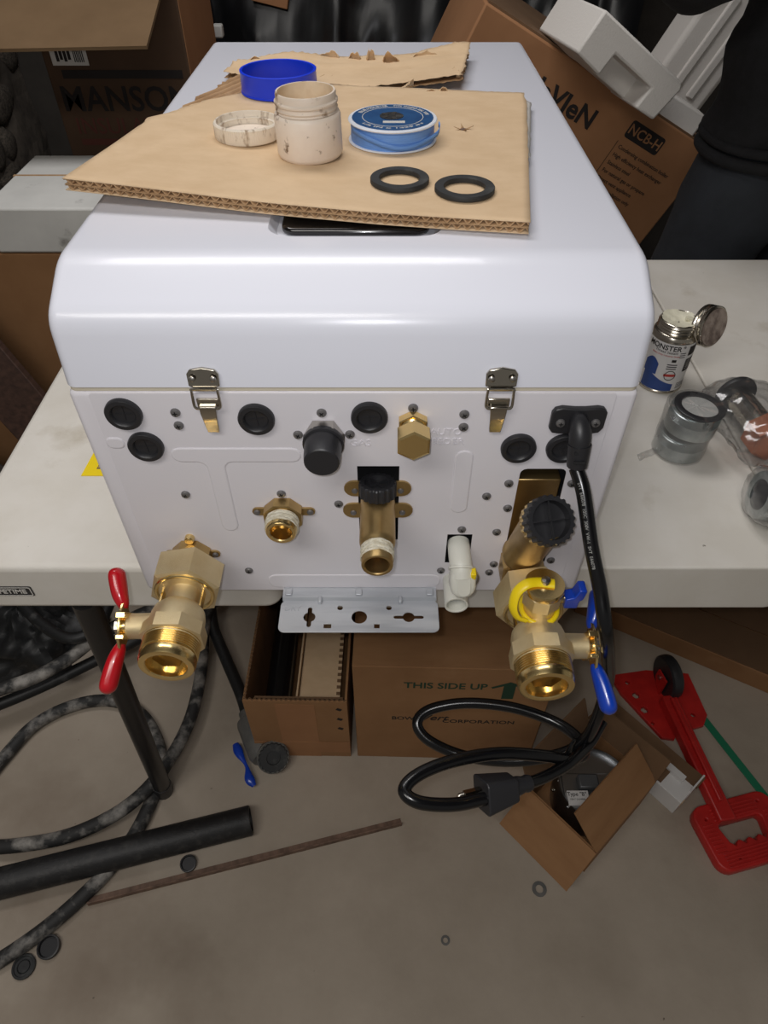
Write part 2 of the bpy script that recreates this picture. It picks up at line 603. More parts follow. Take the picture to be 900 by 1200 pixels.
bm = bmesh.new()
bmesh.ops.create_cube(bm, size=1)
for v in bm.verts:
    v.co = Vector((v.co.x * 0.44, 0.355 + v.co.y * 0.71, 0.1255 + v.co.z * 0.249))
bmesh.ops.bevel(bm, geom=bm.edges[:], offset=0.005, segments=3, affect='EDGES', profile=0.5)
bm.faces.ensure_lookup_table()
ff = max((f for f in bm.faces if f.normal.y < -0.99), key=lambda f: f.calc_area())
r_ = bmesh.ops.inset_region(bm, faces=[ff], thickness=0.0185)
bmesh.ops.delete(bm, geom=[ff], context='FACES')
me = bpy.data.meshes.new('case')
bm.to_mesh(me)
bm.free()
smooth(me, 40)
obj('case', me, 'panel', boiler)
obj('shade_plate', G().box(-0.213, 0.213, 0.022, 0.024, 0.008, 0.245), 'dark', boiler)  # added dark plate, in place of shade inside the case
obj('gasket', G().prism(rrect(-0.2185, 0.0012, 0.2185, 0.708, 0.006), 0.2495, 0.2540), 'gasket', boiler)

# cover: bent profile swept across the width
bm = bmesh.new()
def fillet(p0, p1, p2, d, n=6):
    p0, p1, p2 = Vector(p0), Vector(p1), Vector(p2)
    a_, b_ = p1 + (p0 - p1).normalized() * d, p1 + (p2 - p1).normalized() * d
    return [tuple(a_ * (1 - t) ** 2 + p1 * 2 * t * (1 - t) + b_ * t * t) for t in [k / n for k in range(n + 1)]]
prof = [(0.0, 0.2535)] + fillet((0.0, 0.2535), (0.0070, 0.3075), (0.056, 0.332), 0.014) + fillet((0.0070, 0.3075), (0.056, 0.332), (0.7195, 0.332), 0.012) + fillet((0.056, 0.332), (0.7195, 0.332), (0.7195, 0.2535), 0.008) + [(0.7195, 0.2535)]
A = [bm.verts.new((-0.2205, y, z)) for y, z in prof]
B = [bm.verts.new((0.2205, y, z)) for y, z in prof]
bm.faces.new(A)
bm.faces.new(B[::-1])
for i in range(len(prof)):
    j = (i + 1) % len(prof)
    bm.faces.new((A[j], A[i], B[i], B[j]))
bmesh.ops.recalc_face_normals(bm, faces=bm.faces)
def ebev(test, off, seg):
    es = [e for e in bm.edges if test(e)]
    bmesh.ops.bevel(bm, geom=es, offset=off, segments=seg, affect='EDGES', profile=0.5, clamp_overlap=False)
ebev(lambda e: abs(e.verts[0].co.x - e.verts[1].co.x) < 1e-6 and not all(v.co.z < 0.254 for v in e.verts), 0.0095, 6)
# shallow recess for the control panel in the top face
me = bpy.data.meshes.new('cover')
bm.to_mesh(me)
bm.free()
me.materials.append(M['enamel'])
cover = bpy.data.objects.new('cover', me)
C.objects.link(cover)
cut = bpy.data.objects.new('cut', G().taper(rrect(-0.062, 0.0965, 0.064, 0.225, 0.014), 0.3255, rrect(-0.069, 0.0840, 0.071, 0.236, 0.02), 0.3335).mesh('cut'))
C.objects.link(cut)
md = cover.modifiers.new('b', 'BOOLEAN')
md.object = cut
md.operation = 'DIFFERENCE'
md.solver = 'EXACT'
dg = bpy.context.evaluated_depsgraph_get()
me2 = bpy.data.meshes.new_from_object(cover.evaluated_get(dg))
cover.modifiers.clear()
cover.data = me2
me2.name = 'cover'
bpy.data.objects.remove(cut)
smooth(me2, 28)
cover.parent = boiler
cp = obj('control_panel', G().prism(rrect(-0.0580, 0.1000, 0.0600, 0.221, 0.012), 0.3255, 0.3312), 'display', boiler, bevel=0.002, label='black glossy control panel')

# bottom panel with the real openings in it
win_c = [(0.0005, 0.0796), (0.0368, 0.0796), (0.0368, 0.174), (0.0005, 0.174)]
win_r = [(0.1395, 0.047), (0.181, 0.047)] + [(0.1795 - 0.006 + 0.006 * math.cos(R(a)), 0.171 - 0.006 + 0.006 * math.sin(R(a))) for a in (0, 30, 60, 90)] + [(0.1395 + 0.006 + 0.006 * math.cos(R(a)), 0.171 - 0.006 + 0.006 * math.sin(R(a))) for a in (90, 120, 150, 180)]
win_d = [(0.0828, 0.0455), (0.1068, 0.0455), (0.1068, 0.088), (0.0828, 0.088)]
panel = obj('bottom_panel', plate('bottom_panel', [rrect(-0.2035, 0.003, 0.2022, 0.2485, 0.003), win_c, win_r, win_d], 0.0012, 0.0003), 'panel', boiler, T=PM(0, 0, 0.0006))
PF = 0.0012                                       # panel face, distance out

def rib(poly, h=0.0009):
    me = plate('stamped_rib', [poly], 0.003, 0.0014)
    o = obj('stamped_rib', me, 'panel', panel, T=T3(0, 0, h - 0.0009))
    return o
def arc(cx, cy, r, a0, a1, n=5):
    return [(cx + r * math.cos(R(a0 + (a1 - a0) * k / n)), cy + r * math.sin(R(a0 + (a1 - a0) * k / n))) for k in range(n + 1)]
rib(arc(-0.146, 0.1865, 0.0065, 90, 270) + arc(-0.134, 0.171, 0.009, 90, 0) + arc(-0.1185, 0.101, 0.0065, 180, 360) + arc(-0.103, 0.171, 0.009, 180, 90) + arc(-0.053, 0.1865, 0.0065, -90, 90))
rib(rrect(0.084, 0.119, 0.097, 0.190, 0.006))
rib(rrect(-0.092, 0.009, 0.079, 0.027, 0.008))
rib(rrect(-0.2025, 0.195, -0.190, 0.204, 0.004))
obj('lettering', text('GAS', 0.0095, 0.0005), 'inkgrey', panel, T=T3(0.004, 0.1995, 0.0008))
obj('lettering', text('AUTO', 0.0092, 0.0005), 'inkgrey', panel, T=T3(0.0735, 0.2110, 0.0008))
obj('lettering', text('FEEDER', 0.0092, 0.0005), 'inkgrey', panel, T=T3(0.0735, 0.2010, 0.0008))

# grommet plugs
g = G().lathe([(0.0146, 0.0), (0.0146, 0.0030), (0.0138, 0.0042), (0.0105, 0.0044), (0.0097, 0.0038), (0.0088, 0.0012), (0.006, 0.0007), (0.0004, 0.0006)], 40, caps=(False, True))
plug0 = obj('rubber_plug', g, 'rubber', boiler, T=PM(-0.1807, 0.2300, PF))
gl = G()
gl.box(-0.0065, 0.0065, -0.0003, 0.0003, 0.0004, 0.0012).box(-0.0003, 0.0003, -0.0065, 0.0065, 0.0004, 0.0012)
cr0 = obj('cross_ridge', gl, 'rubber', plug0)
for u, v in [(-0.1716, 0.1966), (-0.0773, 0.2249), (0.0120, 0.2266), (0.1340, 0.1948), (0.1712, 0.1948)]:
    p = dup_part(plug0, boiler, PM(u, v, PF, 0.1))
    dup_part(cr0, p, Matrix.Identity(4))

# screws of the panel
g = G().lathe([(0.0034, 0), (0.0034, 0.0008), (0.0028, 0.0018), (0.0016, 0.0022)], 14)
sc_me = g.mesh('screw')
sc_me.materials.append(M['screw'])
gx = G().box(-0.0016, 0.0016, -0.0004, 0.0004, 0.0018, 0.00235).box(-0.0004, 0.0004, -0.0016, 0.0016, 0.0018, 0.00235)
sx_me = gx.mesh('screw_slot')
sx_me.materials.append(M['dark'])
def screw(u, v, d=PF, rot=0.4, s=1.18, parent=None):
    o = obj('screw', sc_me, None, parent or boiler, T=PM(u, v, d, rot) @ Matrix.Scale(s, 4))
    obj('cross_slot', sx_me, None, o)
    return o
for k, (u, v) in enumerate([(-0.1402, 0.2308), (-0.1403, 0.2180), (0.0867, 0.2291), (0.0871, 0.2163), (-0.1511, 0.1407), (-0.1105, 0.0350), (-0.0170, 0.1289), (0.1140, 0.1386),
             (0.1285, 0.0916), (0.1281, 0.0323), (0.1312, 0.0450), (0.0800, 0.0350), (0.0957, 0.0951), (-0.0255, 0.2305), (-0.0460, 0.2084), (-0.0040, 0.2088),
             (0.0462, 0.2352), (-0.0668, 0.1415), (0.1316, 0.1541), (0.1862, 0.1541), (0.1345, 0.1235), (0.1862, 0.0508), (0.1876, 0.1701)]):
    screw(u, v, rot=0.3 * k)

# latches
def latch(u):
    g = G()
    lev = [(-0.0062, 0.238), (0.0062, 0.238), (0.0052, 0.222), (0.0042, 0.2145), (-0.0042, 0.2145), (-0.0052, 0.222)]
    pr = [(0.0015, 0.2412), (0.0075, 0.2400), (0.0082, 0.234), (0.0072, 0.226), (0.0058, 0.2185), (0.0052, 0.2135), (0.0040, 0.2137), (0.0045, 0.2195), (0.0055, 0.226), (0.0015, 0.236)]
    ws = [0.0066, 0.0066, 0.0062, 0.0056, 0.0052, 0.0046, 0.0046, 0.0050, 0.0054, 0.0062]
    n = len(pr)
    vv = [(-w, -d, z) for (d, z), w in zip(pr, ws)] + [(w, -d, z) for (d, z), w in zip(pr, ws)]
    g.add(vv, [tuple(range(n)), tuple(range(n, 2 * n))[::-1]] + [(i, n + i, n + (i + 1) % n, (i + 1) % n) for i in range(n)])
    g.box(-0.0085, 0.0085, -0.0035, -0.0012, 0.2372, 0.2450)
    L = obj('latch', g, 'chrome', boiler, bevel=0.0006, T=T3(u, 0, 0))
    sp = [(-0.0118, 0.2560), (-0.0120, 0.2660), (-0.0095, 0.2695), (0, 0.2712), (0.0095, 0.2695), (0.0120, 0.2660), (0.0118, 0.2560), (0.0085, 0.2548), (-0.0085, 0.2548)]
    o = obj('strike_plate', G().prism(sp, 0, 0.0028), 'chrome', L, bevel=0.0007, T=frame((0, -0.0003 + 0.0, 0.2548), (0, -1, 0.14), (1, 0, 0)) @ T3(0, -0.2548, 0))
    obj('strike_hook', G().tube([(-0.0085, -0.0028, 0.2546), (0.0085, -0.0028, 0.2546)], 0.0022, 10), 'chrome', L)
    lp = catmull([(-0.0088, -0.0045, 0.2552), (0.0088, -0.0045, 0.2552), (0.0098, -0.0048, 0.2535), (0.0102, -0.0055, 0.242), (0.0092, -0.006, 0.2388), (0.0062, -0.006, 0.2380), (-0.0062, -0.006, 0.2380), (-0.0092, -0.006, 0.2388), (-0.0102, -0.0055, 0.242), (-0.0098, -0.0048, 0.2535)], 4, True)
    obj('wire_bail', G().tube(lp, 0.0011, 8, closed=True), 'chrome', L)
    for s in (-1, 1):
        obj('rivet', G().lathe([(0.0026, 0), (0.0024, 0.001), (0.0012, 0.0017)], 12, T=frame((s * 0.0078, -0.0035, 0.2635), (0, -1, 0.14))), 'steel', L)
latch(-0.1125)
latch(0.1120)

# gas inlet: nickel hexagon with a black dust cap
gas = obj('gas_inlet', G().hexnut(0.0168, PF, 0.012, 0.0015), 'steel', boiler, T=PM(-0.0248, 0.2085), sharp=20, label='nickel plated hexagon inlet')
obj('dust_cap', G().lathe([(0.0162, 0.010), (0.0166, 0.0125), (0.0166, 0.0145), (0.0150, 0.0150), (0.0145, 0.030), (0.0138, 0.0352), (0.0128, 0.0362)], 32), 'rubber', gas, label='black rubber dust cap')
# auto feeder: brass
af = obj('feeder_fitting', G().hexnut(0.0128, PF, 0.009, 0.001), 'brass', boiler, T=PM(0.0463, 0.2205, 0, R(30)), sharp=20)
obj('thread', G().lathe([(0.009, 0.008), (0.0095, 0.009), (0.0085, 0.0098), (0.0095, 0.0106), (0.0085, 0.0114), (0.0095, 0.0122), (0.0085, 0.0130), (0.0095, 0.0138), (0.0085, 0.0146), (0.0095, 0.0154), (0.0085, 0.0165)], 24), 'brass', af)
obj('hex_cap', G().hexnut(0.0143, 0.0155, 0.031, 0.0016), 'brass', af, sharp=20)

# threaded brass nipple with ears and white tape
def oblong(w, h):
    r = h / 2
    return arc(w / 2 - r, 0, r, -90, 90, 6) + arc(-w / 2 + r, 0, r, 90, 270, 6)
nip = obj('brass_nipple', G().hexnut(0.0182, PF, 0.0125, 0.001, n=8, ph=R(22.5)), 'brass_dark', boiler, T=PM(-0.0668, 0.1195), sharp=20, label='brass outlet with taped thread')
def ears(parent, w, h, y, sc=True, m_='brass_dark'):
    o = obj('mounting_ear', plate('mounting_ear', [oblong(w, h)], 0.0022, 0.0004), m_, parent, T=T3(0, y, PF + 0.0012))
    if sc:
        for s in (-1, 1):
            q = obj('ear_screw', sc_me, None, o, T=T3(s * (w / 2 - h / 2), 0, 0.0010) @ Matrix.Scale(0.9, 4))
    return o
ears(nip, 0.0560, 0.0082, 0.0008)
def bored(prof_out, bore, z_end, depth):
    r_end = prof_out[-1][0]
    return prof_out + [(bore + 0.0008, z_end), (bore, z_end - 0.0008), (bore, z_end - depth), (bore * 0.2, z_end - depth)]
obj('thread_pipe', G().lathe(bored([(0.0125, 0.010), (0.0142, 0.0125), (0.0138, 0.027), (0.0128, 0.0285)], 0.0095, 0.0285, 0.02), 32, caps=(True, True)), 'brass', nip)
def tape_ring(r, z0, z1, n=40, rows=12, seed=0):
    def fn(i, j):
        a = 2 * PI * i
        rr = r + 0.0006 * math.sin(j * 30) + 0.0007 * noise.noise(Vector((math.cos(a) * 4, math.sin(a) * 4, j * 9 + seed)))
        zz = z0 + (z1 - z0) * j + (0.0012 * noise.noise(Vector((math.cos(a) * 2, math.sin(a) * 2, seed + 5))) if j in (0.0, 1.0) else 0)
        return (rr * math.cos(a), rr * math.sin(a), zz)
    return G().grid(fn, n, rows)
obj('thread_tape', tape_ring(0.0146, 0.0130, 0.0240), 'tapewhite', nip, sharp=60, label='white sealing tape wound on the thread')

# centre fitting: brass barrel pointing out, black ribbed filter knob on top
ctr = obj('filter_fitting', G().lathe(bored([(0.0152, -0.012), (0.0152, 0.052), (0.0142, 0.056), (0.0130, 0.058), (0.0130, 0.0765), (0.0126, 0.0775)], 0.0100, 0.0775, 0.025), 36), 'brass_dark', boiler, T=PM(0.0180, 0.1340), label='brass barrel with black filter knob')
for yy, w in ((0.0150, 0.0580), (-0.0122, 0.0620)):
    for sg in (-1, 1):
        q = w / 2 - 0.0085
        lobe = [(sg * 0.0155, -0.0085), (sg * q, -0.0085)] + [(sg * (q + 0.0085 * math.sin(R(a))), -0.0085 * math.cos(R(a))) for a in range(20, 180, 20)] + [(sg * q, 0.0085), (sg * 0.0155, 0.0085)]
        e = obj('mounting_ear', plate('mounting_ear', [lobe], 0.0022, 0.0004), 'brass_dark', ctr, T=T3(0, yy, PF + 0.0012))
        obj('ear_screw', sc_me, None, e, T=T3(sg * (q - 0.0005), -0.002, 0.0008) @ Matrix.Scale(0.85, 4))
obj('thread_tape', tape_ring(0.0136, 0.0585, 0.0705, seed=3), 'tapewhite', ctr, sharp=60, label='white sealing tape wound on the thread')
def knob(r, h, n=18, rin=0.72, deep=0.004):
    """gear edged cap with a hollow face and a cross in it"""
    N = n * 4
    def ring(rf, z):
        return [(rf * (1 + (0.045 if (k % 4) in (1, 2) else -0.02)) * math.cos(2 * PI * k / N), rf * (1 + (0.045 if (k % 4) in (1, 2) else -0.02)) * math.sin(2 * PI * k / N), z) for k in range(N)]
    def rc(rf, z):
        return [(rf * math.cos(2 * PI * k / N), rf * math.sin(2 * PI * k / N), z) for k in range(N)]
    rows = [rc(r * 0.9, 0), ring(r, 0.001), ring(r, h - 0.0015), ring(r * 0.95, h), rc(r * rin, h), rc(r * rin * 0.97, h - deep), rc(r * 0.1, h - deep)]
    g = G()
    vv = [p for q in rows for p in q]
    ff = [(i * N + k, i * N + (k + 1) % N, (i + 1) * N + (k + 1) % N, (i + 1) * N + k) for i in range(len(rows) - 1) for k in range(N)]
    ff += [tuple(range(N))[::-1], tuple(range((len(rows) - 1) * N, len(rows) * N))]
    g.add(vv, ff)
    return g
def cross(r, z0, z1, w=0.0006):
    return G().box(-r, r, -w, w, z0, z1).box(-w, w, -r, r, z0, z1)
kn = obj('filter_knob', knob(0.0158, 0.0135), 'rubber', ctr, T=frame((0, 0.0125, 0.0085), (0, 0.97, -0.22), (1, 0, 0)), sharp=25, label='black gear-edged plastic knob')
obj('cross_bar', cross(0.0112, 0.0100, 0.0125, 0.0004), 'rubber', kn, T=Matrix.Rotation(R(35), 4, 'Z'))

# right side fitting: strainer body with a crossed black cap, elbow hexagon below
blk = obj('strainer_fitting', G().box(0.1400, 0.1782, 0.004, 0.02, 0.048, 0.1535), 'brass_dark', boiler, bevel=0.001, label='brass strainer body with black cap')
p0, p1 = Vector((0.1545, -0.010, 0.070)), Vector((0.1600, -0.037, 0.150))
ax = p1 - p0
F = frame(p0, ax, (1, 0, 0))
L_ = ax.length
obj('strainer_barrel', G().lathe([(0.012, -0.010), (0.0175, -0.006), (0.0195, 0.0), (0.0195, 0.004), (0.0182, 0.006), (0.0182, L_ - 0.020), (0.0195, L_ - 0.018), (0.0205, L_ - 0.014), (0.0195, L_ - 0.010)], 36), 'brass_dark', blk, T=F)
F2 = frame(p1 - ax.normalized() * 0.012, (0.16, -0.55, 0.72), (1, 0, 0))
obj('crown_ring', knob(0.0202, 0.008, 22, 0.8, 0.002), 'brass', blk, T=F2 @ T3(0, 0, -0.003), sharp=25)
k2 = obj('strainer_cap', knob(0.0208, 0.013, 22, 0.80, 0.0095), 'rubber', blk, T=F2 @ T3(0, 0, 0.004), sharp=25, label='glossy black gear-edged cap')
obj('cross_bar', cross(0.0164, 0.0085, 0.0122, 0.00045), 'rubber', k2, T=Matrix.Rotation(R(8), 4, 'Z'))
obj('elbow_hex', G().hexnut(0.0225, -0.004, 0.022, 0.002, ph=R(30)), 'brass_dark', blk, T=PM(0.1560, 0.0500), sharp=20)
obj('neck', G().lathe([(0.015, 0.02), (0.017, 0.022), (0.0155, 0.024), (0.017, 0.026), (0.0155, 0.028), (0.017, 0.030), (0.0155, 0.034)], 30), 'brass', blk, T=PM(0.1580, 0.0500))

# left outlet stub with lugs (carries the red handled valve)
stub = obj('outlet_stub', G().hexnut(0.0195, PF, 0.012, 0.001, n=8, ph=R(22.5)), 'brass_dark', boiler, T=PM(-0.1605, 0.0615), sharp=20, label='brass stub behind the red-handled valve')
ears(stub, 0.0520, 0.0085, 0.0)
obj('top_lug', G().lathe([(0.0045, PF), (0.0045, 0.006), (0.004, 0.0068)], 16, T=T3(0.0015, 0.0225, 0)), 'brass', stub)
obj('lug_web', G().box(-0.001, 0.004, 0.012, 0.0225, PF, 0.0045), 'brass_dark', stub)
obj('thread_tape', tape_ring(0.0172, 0.0118, 0.0195, seed=8), 'tapewhite', stub, sharp=60)
obj('thread_pipe', G().lathe([(0.0165, 0.010), (0.0165, 0.021)], 30), 'brass', stub)

# white condensate drain
dr = obj('condensate_drain', G().tube(catmull([(0, 0.004, 0), (0, -0.012, -0.001), (0.0008, -0.022, -0.004), (0.0014, -0.029, -0.012)], 6), 0.0106, 20), 'wplastic', boiler, T=T3(0.0950, 0, 0.0705), label='white plastic drain elbow with yellow clip')
obj('collar', G().lathe([(0.0108, -0.0015), (0.0120, -0.001), (0.0120, 0.001), (0.0108, 0.0015)], 24, T=frame((0.0008, -0.0235, -0.0050), (0.0008, -0.85, -0.52))), 'wplastic', dr)
obj('drain_body', G().prism(oblong(0.034, 0.0245), -0.009, 0.009), 'wplastic', dr, bevel=0.005, seg=4, T=frame((0.0025, -0.0285, -0.0165), (0.06, -0.93, 0.36), (0.05, -0.36, -0.93)))
obj('body_window', G().prism(oblong(0.024, 0.013), 0, 0.0012), 'wplastic', dr, bevel=0.0005, T=frame((0.0031, -0.0372, -0.0140), (0.06, -0.93, 0.36), (0.05, -0.36, -0.93)))
gd = G().lathe(bored([(0.0110, -0.012), (0.0114, 0.0), (0.0114, 0.034)], 0.0092, 0.034, 0.03), 28, T=PM(-0.001, -0.0500))
obj('outlet_tube', gd, 'wplastic', dr)
obj('yellow_clip', G().box(0.009, 0.0142, -0.034, -0.025, -0.010, -0.002), 'yellow', dr, bevel=0.001)
obj('clip_wire', G().tube(catmull([(0.0140, -0.028, -0.004), (0.0170, -0.029, -0.012), (0.0165, -0.026, -0.026), (0.0130, -0.020, -0.042)], 5), 0.0010, 6), 'steel', dr)

# galvanized wall bracket projecting at table height
def keyhole(cx, cy, r, w, l, vert):
    s_ = math.asin(w / r)
    out = []
    n = 8
    if vert:
        out += [(cx + r * math.cos(a), cy + r * math.sin(a)) for a in [(-PI / 2 + s_) + (PI - 2 * s_) * k / n for k in range(n + 1)]]
        out += arc(cx, cy + l, w, 0, 180, 4)
        out += [(cx + r * math.cos(a), cy + r * math.sin(a)) for a in [(PI / 2 + s_) + (PI - 2 * s_) * k / n for k in range(n + 1)]]
        out += arc(cx, cy - l, w, 180, 360, 4)
    else:
        out += [(cx + r * math.cos(a), cy + r * math.sin(a)) for a in [s_ + (PI - 2 * s_) * k / n for k in range(n + 1)]]
        out += arc(cx - l, cy, w, 90, 270, 4)
        out += [(cx + r * math.cos(a), cy + r * math.sin(a)) for a in [PI + s_ + (PI - 2 * s_) * k / n for k in range(n + 1)]]
        out += arc(cx + l, cy, w, -90, 90, 4)
    return out
bx0, bx1 = -0.0800, 0.0775
pl = [rrect(bx0, -0.0525, bx1, -0.0150, 0.006),
      keyhole(-0.0505, -0.0350, 0.0062, 0.0025, 0.0098, True), circ(-0.0010, -0.0350, 0.0080), keyhole(0.0480, -0.0350, 0.0062, 0.0022, 0.0132, False),
      circ(-0.0205, -0.0238, 0.0031, 14), circ(0.0285, -0.0238, 0.0031, 14), rrect(-0.0360, -0.0485, -0.0280, -0.0428, 0.001), rrect(0.0135, -0.0485, 0.0195, -0.0428, 0.001)]
br = obj('mounting_bracket', plate('mounting_bracket', pl, 0.0014, 0.0003), 'galv', boiler, T=T3(0, 0, 0.0025), label='galvanized steel bracket with keyholes')
g = G()
sec = [(-0.0155, 0.0), (-0.0135, 0.0042), (-0.0105, 0.0048), (-0.0020, 0.0048), (0.004, 0.0048), (0.004, 0.0034), (-0.0105, 0.0034), (-0.0125, 0.0028), (-0.0145, -0.0012)]
n = len(sec)
g.add([(bx0 + 0.001, y, z) for y, z in sec] + [(bx1 - 0.001, y, z) for y, z in sec], [tuple(range(n)), tuple(range(n, 2 * n))[::-1]] + [(i, n + i, n + (i + 1) % n, (i + 1) % n) for i in range(n)])
obj('bracket_step', g, 'galv', br, sharp=25)
for x in (-0.073, -0.002, 0.070):
    obj('bracket_dimple', G().box(x - 0.0035, x + 0.0035, -0.0120, -0.0040, 0.0046, 0.0068), 'galv', br, bevel=0.001)
for x in (-0.041, 0.040):
    obj('gusset', G().box(x - 0.002, x + 0.002, -0.0195, -0.0120, 0.0005, 0.0055), 'galv', br, bevel=0.0012)
obj('lettering', text('DRY', 0.0085, 0.00035), 'galv', br, T=T3(-0.0680, -0.0250, 0.0008))

# ---------------------------------------------------------------- isolation valves screwed onto the boiler
def isolation_valve(name, label, u, v, d0, side, hm, updir):
    t = thing(name, label, 'valve', (XC + u, YF - d0, ZT + v))
    F_ = FRONT
    obj('union_nut', G().hexnut(0.0335, 0.0, 0.030, 0.003, n=6, ph=R(12)), 'cast', t, T=F_, sharp=20)
    obj('nut_ring', G().lathe([(0.0272, 0.0295), (0.0272, 0.0312), (0.0262, 0.0320), (0.0245, 0.0318), (0.0235, 0.0303)], 40, caps=(False, False)), 'brass', t, T=F_)
    obj('neck', G().lathe([(0.0150, 0.029), (0.0142, 0.031), (0.0140, 0.048)], 32), 'cast', t, T=F_)
    obj('neck_rib', G().box(-0.0190, -0.0175, -0.002, 0.006, 0.030, 0.054).box(0.0175, 0.0190, -0.002, 0.006, 0.030, 0.054), 'brass', t, T=F_)
    b = obj('valve_body', G().lathe([(0.0140, 0.044), (0.0185, 0.047), (0.0225, 0.052), (0.0240, 0.058), (0.0245, 0.068), (0.0245, 0.082), (0.0235, 0.086)], 36), 'cast', t, T=F_)
    obj('body_hex', G().hexnut(0.0282, 0.068, 0.083, 0.002, n=8, ph=R(22.5)), 'cast', b, sharp=20)
    pr = [(0.0228, 0.082)]
    z = 0.083
    while z < 0.0960:
        pr += [(0.0246, z), (0.0246, z + 0.0004), (0.0231, z + 0.0011)]
        z += 0.0021
    pr += [(0.0240, 0.0975), (0.0243, 0.0985), (0.0243, 0.1030), (0.0230, 0.1066), (0.0205, 0.1072)]
    obj('threaded_end', G().lathe(bored(pr, 0.0172, 0.1068, 0.022), 40), 'brass', t, T=F_)
    obj('bore_hex', plate('bore_hex', [circ(0, 0, 0.0174, 24), circ(0, 0, 0.0140, 6)], 0.006), 'brass', t, T=F_ @ T3(0, 0, 0.0960))
    # stem and butterfly handle
    S = F_ @ frame((0, 0, 0.066), (side, 0, 0), (0, 1, 0))
    obj('stem_housing', G().lathe([(0.013, 0.016), (0.0115, 0.022), (0.0110, 0.041), (0.0100, 0.042), (0.0085, 0.0425)], 28), 'cast', t, T=S)
    st = obj('stem', G().lathe([(0.0085, 0.041), (0.0085, 0.046), (0.0060, 0.0465), (0.0060, 0.052)], 20), 'brass', t, T=S)
    obj('stem_nut', G().hexnut(0.0068, 0.0475, 0.053, 0.0006), 'steel', t, T=S, sharp=20)
    dz, dy = updir
    dd = Vector((0, dy, dz)).normalized()
    H = F_ @ frame((side * 0.0465, 0, 0.066), (side, 0, 0), dd)          # local x along the handle
    o = obj('handle_plate', G().prism([(-0.020, -0.0055), (-0.011, -0.0110), (0.011, -0.0110), (0.020, -0.0055), (0.020, 0.0055), (0.011, 0.0110), (-0.011, 0.0110), (-0.020, 0.0055)], -0.001, 0.0015), 'brass', t, T=H, bevel=0.0005)
    obj('stop_tab', G().box(-0.0115, -0.0065, -0.017, 0.017, -0.007, 0.0012).box(0.0075, 0.0115, -0.014, 0.014, -0.006, 0.0012), 'brass', t, T=H, bevel=0.0005)
    for sgn, ln in ((-1, 0.034), (1, 0.040)):
        pts = [(sgn * 0.015, 0, 0.0008), (sgn * 0.020, 0, 0.002), (sgn * (0.016 + ln * 0.35), 0, 0.005), (sgn * (0.016 + ln * 0.7), 0, 0.008), (sgn * (0.016 + ln * 0.92), 0, 0.0095), (sgn * (0.016 + ln * 1.05), 0, 0.0100)]
        pp = catmull(pts, 7)
        N = len(pp)
        rr = []
        for i in range(N):
            s_ = i / (N - 1)
            r = 0.0042 + 0.0052 * math.sin(min(1, s_ * 1.6) * PI * 0.5) - 0.003 * max(0, s_ - 0.7)
            if s_ > 0.72:
                r *= math.sqrt(max(0.012, 1 - ((s_ - 0.72) / 0.281) ** 2))
            rr.append(r)
        obj('handle_grip', G().tube(pp, rr, 18, flat=0.8), hm, t, T=H, sharp=60, label=('red' if hm == 'red' else 'blue') + ' vinyl-dipped handle wing')
    return t

lv = isolation_valve('isolation_valve', 'brass union ball valve with red butterfly handle on the lower left outlet', -0.1590, 0.0610, 0.0195, -1, 'red', (0.84, -0.54))
rv = isolation_valve('isolation_valve', 'brass union ball valve with blue handle and yellow-strapped cap on the lower right', 0.1600, 0.0485, 0.0320, 1, 'blue', (0.84, -0.42))
# purge port on top of the right valve
pt = obj('purge_port', G().lathe([(0.0150, 0.012), (0.0138, 0.024), (0.0138, 0.034), (0.0150, 0.037)], 28), 'cast', rv, T=T3(0.0, -0.040, 0))
obj('port_hex', G().hexnut(0.0168, 0.032, 0.048, 0.0012, n=8, ph=R(10)), 'cast', pt, sharp=20)
obj('port_cap', G().lathe([(0.0160, 0.0478), (0.0170, 0.0490), (0.0172, 0.0545), (0.0166, 0.0556)], 36), 'brass', pt, label='round brushed brass cap')
obj('cap_screw', G().lathe([(0.0042, 0.0555), (0.0042, 0.0600), (0.0038, 0.0612), (0.0020, 0.0618)], 14), 'steel', pt)
st = catmull([(0.0075, -0.001, 0.0566), (0, 0.0, 0.0566), (-0.0075, 0.0005, 0.0570), (-0.017, -0.002, 0.0570), (-0.0245, -0.006, 0.0500), (-0.0265, -0.012, 0.0385), (-0.0220, -0.0155, 0.0290), (-0.0145, -0.0165, 0.0255)], 7)
obj('strap', G().tube(st, 0.0050, 12, flat=0.45), 'yellow', pt, sharp=60, label='yellow plastic cap strap')
rg = catmull([(0.0158 * math.cos(a), 0.0158 * math.sin(a) - 0.001, 0.0225 + 0.002 * math.sin(a)) for a in [2 * PI * k / 14 for k in range(14)]], 4, True)
obj('strap_ring', G().tube(rg, 0.0024, 10, closed=True), 'yellow', pt, sharp=60)
obj('purge_stem', G().lathe([(0.006, 0.010), (0.0048, 0.014), (0.0048, 0.022)], 16, T=frame((0, 0, 0.034), (1, 0.05, 0))), 'brass', pt)
hp = [(0.0, -0.006), (0.012, -0.006), (0.0125, 0.004), (0.0150, 0.006), (0.0165, 0.017), (0.0150, 0.0185), (0.0098, 0.0185), (0.0070, 0.008), (0.0, 0.006)]
obj('purge_handle', G().prism(hp, -0.006, 0.006), 'blue', pt, bevel=0.0014, T=T3(0.0195, 0, 0.034) @ frame((0, 0, 0), (0, -1, 0), (1, 0, 0)), label='small blue plastic lever')

